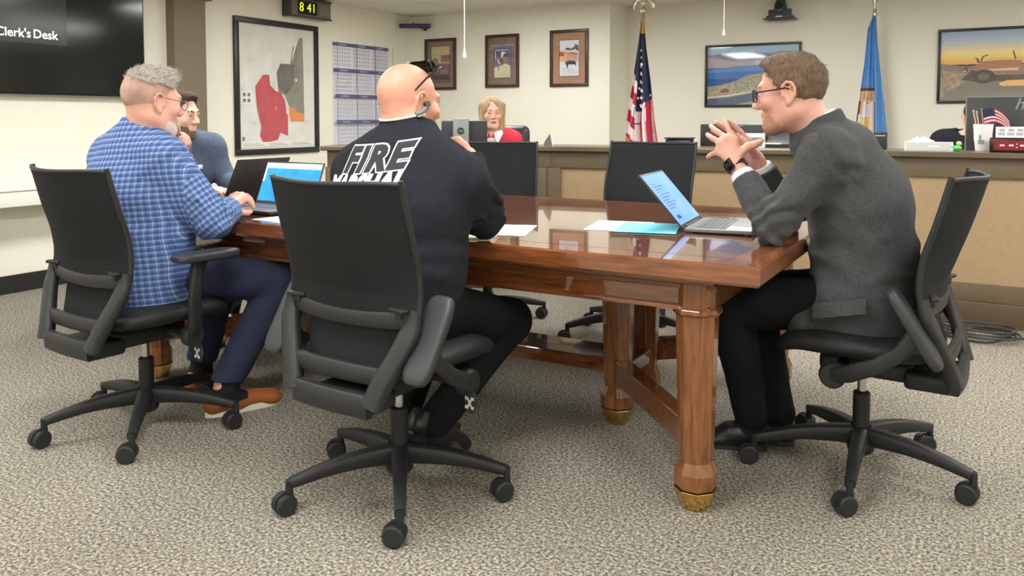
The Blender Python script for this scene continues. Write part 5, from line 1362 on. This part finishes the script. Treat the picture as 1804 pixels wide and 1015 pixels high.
# lettering across the back
from mathutils.bvhtree import BVHTree
def conform(ob, tree, c, rt, up, f, off, root, base, step=.012):
    bm = bmesh.new(); bm.from_mesh(ob.data)
    xs = [v.co.x for v in bm.verts]; ys = [v.co.y for v in bm.verts]
    for ax, (a, b) in enumerate(((min(xs), max(xs)), (min(ys), max(ys)))):
        q = a + step
        while q < b:
            co = [0, 0, 0]; no = [0, 0, 0]; co[ax] = q; no[ax] = 1
            bmesh.ops.bisect_plane(bm, geom=bm.verts[:] + bm.edges[:] + bm.faces[:], plane_co=co, plane_no=no); q += step
    for v in bm.verts:
        s_ = c + rt * v.co.x + up * v.co.y - f * .5
        hit = tree.ray_cast(V(s_) - V(base), V(f))
        p = V(hit[0]) if hit[0] is not None else V(c - A_(base))
        v.co = p - V(f) * (off + (.0006 if v.co.z > 0 else -.002))
    bm.to_mesh(ob.data); bm.free(); ob.parent = root
jv = [v.co.copy() for v in jk.data.vertices]; tree = BVHTree.FromPolygons(jv, [tuple(p.vertices) for p in jk.data.polygons])
WHT = M('white_print', (228, 228, 230), rough=.8); DKP = M('dark_print', (46, 48, 54), rough=.9)
f_ = unit((-.12, 1, .12)); rt = np.cross(f_, (0, 0, 1)); rt /= np.linalg.norm(rt); up = np.cross(rt, f_)
rt2 = unit(rt + up * .10)
C1 = A_((-1.622, 1.95, 1.036))
def boldtext(b, size, m, off, ext=.0006, sp=1., sx=1.):
    o_ = _bt(b, size, m, off, ext, sp)
    for v in o_.data.vertices: v.co.x *= sx
    return o_
def _bt(b, size, m, off, ext, sp):
    return text_mesh(b, size, m, 'back_lettering', None, shear=.22, offset=off, extrude=ext, font_space=sp)
a = boldtext('FIRE', .098, WHT, .0092, sp=1.16, sx=1.14); conform(a, tree, C1, rt2, up, f_, .0015, jk, base)
b = boldtext('FIRE', .098, DKP, .0052, sp=1.16, sx=1.14); b.name = 'lettering_fill'; conform(b, tree, C1, rt2, up, f_, .0030, jk, base)
c = boldtext('MARSHAL', .066, WHT, .0045, sp=1.04); conform(c, tree, C1 - up * .069 - rt2 * .024, rt2, up, f_, .0015, jk, base)

# ---- man in the plaid shirt
def plaid():
    m = M('blue_plaid_cotton', (78, 106, 160), rough=.9, spec=.15); nt = m.node_tree; N = nt.nodes; L = nt.links; b = N['Principled BSDF']
    uv = N.new('ShaderNodeUVMap'); uv.uv_map = 'cloth'; sp = N.new('ShaderNodeSeparateXYZ'); L.new(uv.outputs[0], sp.inputs[0])
    def stripes(sock, per, w, ph=0.):
        a = N.new('ShaderNodeMath'); a.operation = 'MULTIPLY_ADD'; a.inputs[1].default_value = 1 / per; a.inputs[2].default_value = ph; L.new(sock, a.inputs[0])
        f = N.new('ShaderNodeMath'); f.operation = 'FRACT'; L.new(a.outputs[0], f.inputs[0])
        c = N.new('ShaderNodeMath'); c.operation = 'LESS_THAN'; c.inputs[1].default_value = w; L.new(f.outputs[0], c.inputs[0]); return c.outputs[0]
    def mix(fac, k, c1, col):
        mu = N.new('ShaderNodeMath'); mu.operation = 'MULTIPLY'; mu.inputs[1].default_value = k; L.new(fac, mu.inputs[0])
        x = N.new('ShaderNodeMixRGB'); L.new(mu.outputs[0], x.inputs[0]); L.new(c1, x.inputs[1]); x.inputs[2].default_value = lin(col); return x.outputs[0]
    rgb = N.new('ShaderNodeRGB'); rgb.outputs[0].default_value = lin((84, 112, 166)); c = rgb.outputs[0]
    for ax in ('X', 'Y'):
        s = sp.outputs[ax]
        c = mix(stripes(s, .021, .42), .55, c, (56, 74, 122)); c = mix(stripes(s, .021, .12, .29), .50, c, (190, 206, 232)); c = mix(stripes(s, .0105, .12, .1), .25, c, (160, 182, 216))
    L.new(c, b.inputs['Base Color']); return m
def cloth_uv(o, base, bones):
    """bones: (a, b, side) in the world; per-face pick of the nearest bone, u around it and v along it"""
    me = o.data; n = len(me.polygons); nv = len(me.vertices)
    P = np.empty(nv * 3); me.vertices.foreach_get('co', P); P = P.reshape(-1, 3) + np.array(base)
    li = np.empty(len(me.loops), int); me.loops.foreach_get('vertex_index', li); F = li.reshape(n, 4); C = P[F].mean(1)
    D = []; 
    for a, b, r, sd, flat_ in bones:
        a, b = A_(a), A_(b); ab = b - a; t = np.clip((C - a) @ ab / (ab @ ab), 0, 1); D.append(np.linalg.norm(C - a - t[:, None] * ab, axis=1) / r)
    D = [d if b[4] else np.where(d > 1.75, 99, d) for d, b in zip(D, bones)]; pick = np.argmin(D, 0); UV = np.zeros((n, 4, 2))
    for i, (a, b, r, sd, flat_) in enumerate(bones):
        k = pick == i; a, b = A_(a), A_(b); w = unit(b - a); s = unit(A_(sd) - w * (A_(sd) @ w)); nn = np.cross(w, s)
        q = P[F[k]] - a
        if flat_: UV[k, :, 0] = q @ s + .3 * (q @ nn) * np.sign(q @ s)
        else:
            cc = C[k] - a; ac = np.arctan2(cc @ nn, cc @ s)[:, None]; an = np.arctan2(q @ nn, q @ s); an = ac + (an - ac + PI) % (2 * PI) - PI; UV[k, :, 0] = an * r
        UV[k, :, 1] = q @ w
    uvl = me.uv_layers.new(name='cloth'); uvl.data.foreach_set('uv', UV.reshape(-1).astype(np.float32))
J = dict(f=(.17, .98, 0), pelvis=(-2.755, 1.975, .565), waist=(-2.785, 1.98, .70), chest=(-2.805, 1.975, .88), upper=(-2.795, 1.985, 1.02), neck=(-2.765, 1.985, 1.105),
         shL=(-2.985, 2.015, 1.005), shR=(-2.615, 1.965, 1.005), elL=(-2.96, 2.27, .82), elR=(-2.475, 2.06, .785), wrL=(-2.790, 2.173, 1.010), wrR=(-2.595, 2.250, 0.805),
         hipL=(-2.87, 2.02, .562), hipR=(-2.67, 1.99, .562), knL=(-2.84, 2.42, .52), knR=(-2.44, 2.36, .515), anL=(-2.86, 2.30, .11), anR=(-2.55, 2.16, .115), toeL=(-2.84, 2.42, .03), toeR=(-2.50, 2.32, .03))
g = dict(hw=.195, hd=.150, ww=.215, wd=.165, cw=.225, cd=.158, uw=.175, ud=.118, ua=.070, ea=.058, wa=.042, th=.090, ka=.070, aa=.052)
H = Head((-2.728, 2.005, 1.222), (.22, .97, -.08), k=1.03)
R1 = ((-2.595, 2.250, 0.805), [(-2.610, 2.335, 0.833), (-2.638, 2.343, 0.845), (-2.670, 2.348, 0.846), (-2.694, 2.345, 0.838)], [(-2.584, 2.359, 0.798), (-2.626, 2.394, 0.813), (-2.673, 2.414, 0.819), (-2.710, 2.416, 0.819)], (0, 0, 1), [.012, .014, .014, .012], [(-2.564, 2.244, 0.796), (-2.564, 2.278, 0.788), (-2.569, 2.310, 0.782), (-2.579, 2.339, 0.784)], .0108)
L1 = ((-2.790, 2.173, 1.014), [(-2.775, 2.152, 1.097), (-2.768, 2.168, 1.092), (-2.764, 2.180, 1.081), (-2.766, 2.190, 1.064)], [(-2.692, 2.076, 1.147), (-2.702, 2.101, 1.085), (-2.703, 2.111, 1.072), (-2.703, 2.122, 1.058)], (.5, .4, .3), [.004, .012, .012, .010], [(-2.781, 2.134, 1.052), (-2.751, 2.107, 1.080), (-2.727, 2.087, 1.094), (-2.713, 2.073, 1.112)])
o, base = body('person', 'grey-haired man in a blue plaid shirt with one hand at his chin', J, g, H, SK3, .005, (R1, L1), nr=.064)
S = SDF(); seated(J, g, S, .010, ('torso', 'arms')); S.cone(J['neck'], A_(J['neck']) + (.0, .004, .05), .086, .072, .03)
S.loft([(-2.765, 1.985, .56), (-2.765, 1.975, .47)], [(.212, .165), (.215, .172)], (1, -.17, 0), .04)
S.local_cut(A_(J['neck']) + (0, .0, .042), (.1, .38, 1), .13, .006); S.cut((-2.765, 1.98, .445), (.0, .35, -1), .01)
for s, q in (('L', .05), ('R', .16)): w_ = A_(J['wr' + s]); e_ = A_(J['el' + s]); S.local_cut(w_ + (e_ - w_) * q, w_ - e_, .08, .004)
for a, b in (((-2.56, 1.96, .93), (-2.44, 1.98, .86)), ((-2.53, 2.05, .86), (-2.42, 2.06, .84)), ((-2.66, 1.84, .86), (-2.57, 1.92, .72)), ((-2.72, 1.82, .70), (-2.60, 1.90, .62)), ((-2.9, 1.83, .80), (-2.66, 1.82, .78))): S.cone(a, b, .010, .004, .022)
sh = garment('plaid_shirt', o, base, S, .006, plaid(), creases(J, g, folds(.0045, 16, .0012, 50, 11, (1, 1, 1.5)), .005))
cloth_uv(sh, base, [(J['pelvis'], A_(J['upper']) + (0, 0, .1), .27, (1, -.17, 0), True)] + [(J['sh' + s], J['el' + s], .072, (0, 0, 1), False) for s in 'LR'] + [(J['el' + s], J['wr' + s], .055, (0, 0, 1), False) for s in 'LR'])
S = SDF(); seated(J, g, S, .006, ('hips', 'legs'))
for s in 'LR': S.local_cut(A_(J['an' + s]) + (0, 0, .03), (-.1, -.1, -1), .12, .004)
garment('trousers', o, base, S, .007, NAVYT, folds(.005, 20, .0012, 60, 13))
sock_pair(J, o, base)
shoe(o, base, (-2.572, 2.155, .002), (-2.48, 2.395, .002), BRSHOE, SOLEW, sole_h=.027); shoe(o, base, (-2.86, 2.30, .002), (-2.835, 2.52, .002), BRSHOE, SOLEW, sole_h=.027)
GH = hairm('grey_hair', (150, 140, 132), (206, 198, 188), (26, 26, 10)); FADE = M('cropped_side_hair', (178, 142, 128), rough=.8, var=(20, .25))
S = SDF(); S.ell(H.P(0, -.015, .034), [.0775 * H.k, .099 * H.k, .090 * H.k], H.R); S.cut(H.P(0, .030, .040), H.N(0, .85, -.5), .004).cut(H.P(0, -.06, -.068), H.N(0, .3, -1), .01); garment('cropped_hair', o, base, S, .0045, FADE)
S = SDF(); S.ell(H.P(0, -.008, .058), [.080 * H.k, .100 * H.k, .078 * H.k], H.R); S.ell(H.P(0, .055, .095), [.060 * H.k, .04 * H.k, .034 * H.k], H.R, .03)
S.cut(H.P(0, -.02, .062), H.N(0, -.16, -1), .012).cut(H.P(0, .060, .070), H.N(0, .9, -.55), .01)
hr = garment('hair', o, base, S, .0045, GH, lambda P: .006 * fbm(P * np.array((1, 1, 1.6)), 62, 5) + .003 * fbm(P, 130, 7))
strands(hr, base, H, GH, lambda x, y, z: (.2, .8, .4), 2200, .022, .5, .0008, 6, .4)
S = SDF(); H.build(S, .003, False, False); S.cut(H.P(0, .03, -.058), H.N(0, .25, 1), .015).cut(H.P(0, .026, -.07), H.N(0, -1, .3), .012); bd = garment('beard', o, base, S, .005, hairm('white_beard_short', (214, 186, 174), (228, 212, 206)), lambda P: .0015 * fbm(P, 180, 2))
strands(o, base, H, hairm('white_bristle', (216, 208, 202), (238, 234, 230)), lambda x, y, z: (0, .3, -1), 5000, .010, .4, .0008, 15, .3, lambda q: np.clip((-.036 - q[:, 2]) / .03, 0, 1) * np.clip((q[:, 1] - .000) / .03, 0, 1) * (q[:, 2] > -.14) * (q[:, 1] < .12) * (np.abs(q[:, 0]) < .09), bd)
WIRE = M('wire_frame', (130, 110, 100), rough=.3, metal=.6); gl = []
for q in (-1, 1):
    gl.append([H.P(q * .034 + .023 * math.cos(2 * PI * i / 20), .106, -.002 + .018 * math.sin(2 * PI * i / 20)) for i in range(21)]); gl.append([H.P(q * .058, .103, .008), H.P(q * .078, .085, .010), H.P(q * .083, .03, .014), H.P(q * .084, -.006, .020), H.P(q * .083, -.026, .006)])
gl.append([H.P(-.011, .108, .003), H.P(.011, .108, .003)]); go = tubes('eyeglasses', WIRE, o, base, gl, .0017, 8)
mb = MB()
for q in (-1, 1): mb.add([tuple(H.P(q * .034 + .022 * math.cos(2 * PI * i / 16), .1055, -.002 + .017 * math.sin(2 * PI * i / 16)) - A_(base)) for i in range(16)], [tuple(range(16))])
mb.build('lens', GLASS, go, smooth=False); eyes(o, base, H, (90, 100, 110)); brows(o, base, H, GH)

# ---- man in the navy suit at the head of the table
P0 = A_((-3.766, 2.938, 1.181)); hx, hy = P0[0], P0[1]
J = dict(f=(.86, -.5, 0), pelvis=(hx - .10, hy + .02, .535), waist=(hx - .10, hy + .02, .70), chest=(hx - .09, hy + .02, .88), upper=(hx - .075, hy + .02, 1.01), neck=(hx - .055, hy + .015, 1.085),
         shL=(hx + .02, hy + .18, 1.0), shR=(hx - .17, hy - .15, 1.0), elL=(hx + .10, hy + .23, .81), elR=(hx + .01, hy - .23, .83), wrL=(hx + .33, hy + .15, .80), wrR=(hx + .30, hy - .12, .80),
         hipL=(hx - .07, hy + .12, .525), hipR=(hx - .07, hy - .08, .525), knL=(hx + .35, hy + .13, .52), knR=(hx + .33, hy - .10, .52), anL=(hx + .26, hy + .08, .11), anR=(hx + .27, hy - .12, .11), toeL=(hx + .38, hy + .08, .03), toeR=(hx + .40, hy - .13, .03))
g = dict(hw=.17, hd=.13, ww=.165, wd=.125, cw=.185, cd=.13, uw=.155, ud=.10, ua=.056, ea=.046, wa=.036, th=.078, ka=.058, aa=.042)
H = Head((hx, hy, 1.180), (.96, .26, -.08), k=1.)
def flat_hand(wr, d, t, z=.775):
    wr = A_(wr); d = unit(d); t = unit(t); kn = [wr + d * .085 + t * q for q in (.028, .009, -.010, -.028)]; tp = [k_ + d * l + A_((0, 0, z - k_[2])) for k_, l in zip(kn, (.07, .078, .07, .055))]
    return (wr, kn, tp, (0, 0, 1), [.012, .013, .012, .01], [wr + d * .03 + t * .025, wr + d * .055 + t * .048, wr + d * .075 + t * .052, wr + d * .095 + t * .05])
o, base = body('person', 'dark-haired bearded man in a navy suit sitting beyond the man in the plaid shirt', J, g, H, SK4, .006, (flat_hand(J['wrL'], (.8, -.5, 0), (-.5, -.8, 0)), flat_hand(J['wrR'], (.9, .3, 0), (-.3, .9, 0))))
S = SDF(); seated(J, g, S, .008, ('torso', 'arms')); S.cone(J['neck'], A_(J['neck']) + (.0, 0, .03), .075, .066, .03); S.local_cut(A_(J['neck']) + (0, 0, .03), (.35, 0, 1), .12, .006)
S.loft([A_(J['pelvis']), A_(J['pelvis']) - (0, 0, .07)], [(.18, .145), (.185, .15)], (0, 1, 0), .04)
nk = A_(J['neck'])
nf = unit(J['f']); nl = np.cross((0, 0, 1), nf); zz = A_((0, 0, 1)); S.cone(nk + nf * .09 - zz * .01, nk + nf * .118 - zz * .20, .044, .016, .006, 's')
jk = garment('suit_jacket', o, base, S, .007, NAVYS, folds(.004, 18, .001, 50, 15))
mb = MB()
for s, y in ((1, .05), (-1, -.062)): mb.tube([tuple(nk + nf * p[0] + nl * p[1] + zz * p[2] - A_(base)) for p in ((.02, y * 1.1, .02), (.085, y * .95, -.04), (.128, y * .6, -.12), (.148, y * .2, -.21))], [.010, .022, .026, .008], 10, ry=[.007] * 4, up=tuple(nf))
mb.build('lapel', NAVYS, jk)
pc = A_(J['chest']) + nf * .128 + nl * .10 + zz * .02 - A_(base); MB().xf(tuple(pc), (0, 0, math.atan2(nl[1], nl[0]) + PI)).box(-.028, .028, -.012, .012, -.010, .012, .003).build('pocket_square', SHIRTW, jk)
S = SDF().econe(nk + nf * .02, nk + nf * .085 - zz * .20, (.065, .055), (.05, .04), nl, .02).cone(nk + (0, 0, -.02), nk + (.006, 0, .045), .066, .061, .02); S.local_cut(nk + (.0, 0, .042), (.35, 0, 1), .12, .004); garment('shirt', o, base, S, .006, SHIRTW)
S = SDF(); seated(J, g, S, .006, ('hips', 'legs'))
for s in 'LR': S.local_cut(A_(J['an' + s]) + (0, 0, -.03), (0, 0, -1), .1, .004)
garment('trousers', o, base, S, .008, NAVYS)
sock_pair(J, o, base)
for s in 'LR': shoe(o, base, tuple(A_(J['an' + s])[:2]) + (.002,), tuple(A_(J['toe' + s])[:2] + (.05, 0)) + (.002,), BRSHOE, SOLEB)
DH = hairm('dark_brown_hair', (48, 38, 32), (84, 66, 56))
S = SDF(); S.ell(H.P(0, -.014, .040), [.083, .103, .094], H.R); S.ell(H.P(0, .04, .10), [.055, .045, .030], H.R, .03); S.cut(H.P(0, .040, .045), H.N(0, .82, -.57), .006).cut(H.P(0, -.06, -.05), H.N(0, .3, -1), .012); garment('hair', o, base, S, .005, DH, lambda P: .003 * fbm(P, 80, 2))
S = SDF(); H.build(S, .003, False, False); S.cut(H.P(0, .05, -.045), H.N(0, .3, 1), .008).cut(H.P(0, .010, -.06), H.N(0, -1, -.3), .012); S.ell(H.P(0, .085, -.064), [.021, .02, .006], H.R, .006, 's'); garment('beard', o, base, S, .005, hairm('dark_beard', (96, 72, 58), (132, 104, 88)), lambda P: .002 * fbm(P, 190, 2))
eyes(o, base, H, (50, 42, 38), (170, 150, 140)); brows(o, base, H, DH)

# ---- woman in the red jacket behind the dais
W0 = A_((-3.176, 5.198, 1.181)); hx, hy = W0[0], W0[1]
ff = unit((.42, -.91, 0)); rr = np.cross(ff, (0, 0, 1))
def B(r, f, z): return tuple(np.array((hx, hy, 0)) + rr * r + ff * f + A_((0, 0, z)))
J = dict(f=tuple(ff), pelvis=B(0, -.08, .55), waist=B(0, -.07, .72), chest=B(0, -.06, .895), upper=B(0, -.045, 1.015), neck=B(0, -.03, 1.09), shL=B(-.145, -.04, 1.0), shR=B(.145, -.04, 1.0), elL=B(-.18, -.06, .76), elR=B(.18, -.06, .76), wrL=B(-.10, .06, .80), wrR=B(.08, .06, .80),
         hipL=B(-.09, -.05, .52), hipR=B(.09, -.05, .52), knL=B(-.10, .36, .50), knR=B(.10, .36, .50), anL=B(-.10, .34, .10), anR=B(.10, .34, .10), toeL=B(-.10, .44, .03), toeR=B(.10, .44, .03))
g = dict(hw=.165, hd=.12, ww=.135, wd=.105, cw=.155, cd=.115, uw=.13, ud=.085, ua=.046, ea=.038, wa=.030, th=.074, ka=.052, aa=.036)
H = Head((hx, hy, 1.203), (.66, -.75, -.04), k=.95)
def fist(wr, d, up_=(0, 0, 1)):
    wr = A_(wr); d = unit(d); t = np.cross(d, up_); kn = [wr + d * .07 + t * q for q in (.022, .007, -.008, -.022)]; tp = [k_ + d * .028 - A_(up_) * .03 for k_ in kn]
    return (wr, kn, tp, up_, [.012] * 4, [wr + d * .02 + t * .02, wr + d * .045 + t * .036, wr + d * .065 + t * .036, wr + d * .08 + t * .028], .0085)
o, base = body('person', 'blonde woman in a red jacket and white blouse seated behind the dais', J, g, H, SK4, .006, (fist(J['wrL'], (ff + rr * .3)), fist(J['wrR'], (ff - rr * .3))), wide=.95, nr=.048)
S = SDF(); seated(J, g, S, .008, ('torso', 'arms')); nk = A_(J['neck']); S.cone(nk + ff * .11, nk + ff * .14 - (0, 0, .34), .052, .030, .006, 's'); S.local_cut(nk + (0, 0, .0), tuple(ff * .4 + A_((0, 0, 1))), .10, .006)
REDJ = M('red_jacket', (206, 48, 72), rough=.85, var=(30, .08), bump=(200, .1)); jk = garment('red_jacket', o, base, S, .007, REDJ, folds(.003, 22, .001, 50, 21))
S = SDF(); seated(J, g, S, .001, ('torso',)); S.local_cut(nk + (0, 0, -.005), tuple(ff * .9 + A_((0, 0, 1))), .12, .006); garment('blouse', o, base, S, .007, SHIRTW)
mb = MB()
for s in (-1, 1): mb.tube([tuple(nk + rr * (s * .055) + ff * .01 + (0, 0, .012) - A_(base)), tuple(nk + rr * (s * .055) + ff * .07 - (0, 0, .03) - A_(base)), tuple(nk + rr * (s * .050) + ff * .112 - (0, 0, .10) - A_(base))], [.014, .036, .010], 10, ry=[.006] * 3, up=tuple(ff))
mb.build('blouse_collar', SHIRTW, o)
S = SDF(); seated(J, g, S, .006, ('hips', 'legs')); garment('trousers', o, base, S, .009, BLKT)
sock_pair(J, o, base)
for s in 'LR': shoe(o, base, tuple(A_(J['an' + s])[:2]) + (.002,), tuple(A_(J['toe' + s])[:2] + ff[:2] * .03) + (.002,), BLSHOE, SOLEB, w=.04)
BL_ = hairm('blonde_hair', (140, 112, 82), (206, 178, 140), (30, 30, 3))
S = SDF(); S.ell(H.P(0, -.018, .034), [.081, .102, .096], H.R); S.cone(H.P(0, -.06, .02), H.P(0, -.07, -.13), .068, .050, .04)
for q in (-1, 1): S.econe(H.P(q * .060, .012, .06), H.P(q * .066, .034, -.19), (.030, .046), (.018, .032), H.N(0, 1, 0), .03)
S.ell(H.P(.004, .085, -.03), [.047, .085, .098], H.R, .02, 's'); S.cone(H.P(0, .12, .06), H.P(.01, .06, .085), .022, .01, .02, 's')
hr = garment('hair', o, base, S, .005, BL_, lambda P: .003 * fbm(P * np.array((1, 1, .25)), 110, 8))
strands(hr, base, H, BL_, lambda x, y, z: (0, 0, -1), 600, .055, .05, .0011, 8, .08, lambda q: (q[:, 2] < .05) * 1.)
eyes(o, base, H, (60, 50, 44), (150, 120, 108)); brows(o, base, H, hairm('blonde_brow', (116, 90, 72), (140, 110, 88)), .003)
tubes('lips', M('lip', (186, 92, 92), rough=.5), o, base, [[H.P(-.018, .0885, -.0645), H.P(0, .0945, -.0625), H.P(.018, .0885, -.0645)], [H.P(-.015, .0870, -.070), H.P(0, .0925, -.0715), H.P(.015, .0870, -.070)]], .0035)

# ---- person in black behind the right-hand monitor
W0 = A_((-0.044, 6.477, 1.238)); hx, hy = W0[0], W0[1]; ff = unit((.05, -1, 0)); rr = np.cross(ff, (0, 0, 1))
J = dict(f=tuple(ff), pelvis=B(0, -.08, .53), waist=B(0, -.07, .70), chest=B(0, -.06, .88), upper=B(0, -.045, 1.0), neck=B(0, -.03, 1.05), shL=B(-.20, -.04, 1.0), shR=B(.20, -.04, 1.0), elL=B(-.28, .02, .78), elR=B(.30, .02, .78), wrL=B(-.10, .20, .80), wrR=B(.10, .20, .80),
         hipL=B(-.10, -.05, .525), hipR=B(.10, -.05, .525), knL=B(-.12, .36, .51), knR=B(.12, .36, .51), anL=B(-.12, .34, .10), anR=B(.12, .34, .10), toeL=B(-.12, .44, .03), toeR=B(.12, .44, .03))
g = dict(hw=.18, hd=.135, ww=.18, wd=.14, cw=.20, cd=.14, uw=.165, ud=.105, ua=.062, ea=.05, wa=.038, th=.08, ka=.06, aa=.042)
H = Head((hx, hy, 1.168), (.1, -1, -.05), k=1.)
o, base = body('person', 'person in black mostly hidden behind the large dark monitor at the right', J, g, H, SK4, .007, (fist(J['wrL'], ff), fist(J['wrR'], ff)))
S = SDF(); seated(J, g, S, .010, ('torso', 'arms')); S.local_cut(A_(J['neck']) + (0, 0, .02), tuple(ff * .4 + A_((0, 0, 1))), .12, .006); garment('black_top', o, base, S, .008, FLEECE, folds(.004, 18, .001, 50, 31))
S = SDF(); seated(J, g, S, .006, ('hips', 'legs')); garment('trousers', o, base, S, .01, BLKT)
sock_pair(J, o, base)
for s in 'LR': shoe(o, base, tuple(A_(J['an' + s])[:2]) + (.002,), tuple(A_(J['toe' + s])[:2] + ff[:2] * .04) + (.002,), BLSHOE, SOLEB)
S = SDF(); S.ell(H.P(0, -.014, .040), [.083, .103, .094], H.R); S.cut(H.P(0, .040, .045), H.N(0, .82, -.57), .006).cut(H.P(0, -.06, -.05), H.N(0, .3, -1), .012); garment('hair', o, base, S, .006, DH, lambda P: .003 * fbm(P, 80, 2))
eyes(o, base, H, (70, 60, 50)); brows(o, base, H, DH)

# ---------------------------------------------------------------- camera, world, view
cd = bpy.data.cameras.new('camera'); cam = bpy.data.objects.new('camera', cd); COL.objects.link(cam); SC.camera = cam
cam.location = (0, 0, 1.16)
cam.rotation_euler = (R_(90 - 3.0), 0, R_(30))
cd.sensor_fit = 'HORIZONTAL'; cd.sensor_width = 36; cd.lens = 36 * 1440 / 1804
cd.shift_y = -(507.5 - (210 + 1440 * math.tan(R_(3.0)))) / 1804
cd.clip_start = .05
w = bpy.data.worlds.new('world'); SC.world = w; w.use_nodes = True
w.node_tree.nodes['Background'].inputs['Color'].default_value = (.9, .95, 1, 1); w.node_tree.nodes['Background'].inputs['Strength'].default_value = .3
SC.view_settings.view_transform = 'Standard'; SC.view_settings.look = 'None'; SC.view_settings.gamma = 1; SC.view_settings.use_curve_mapping = False
SC.view_settings.exposure = 0.25
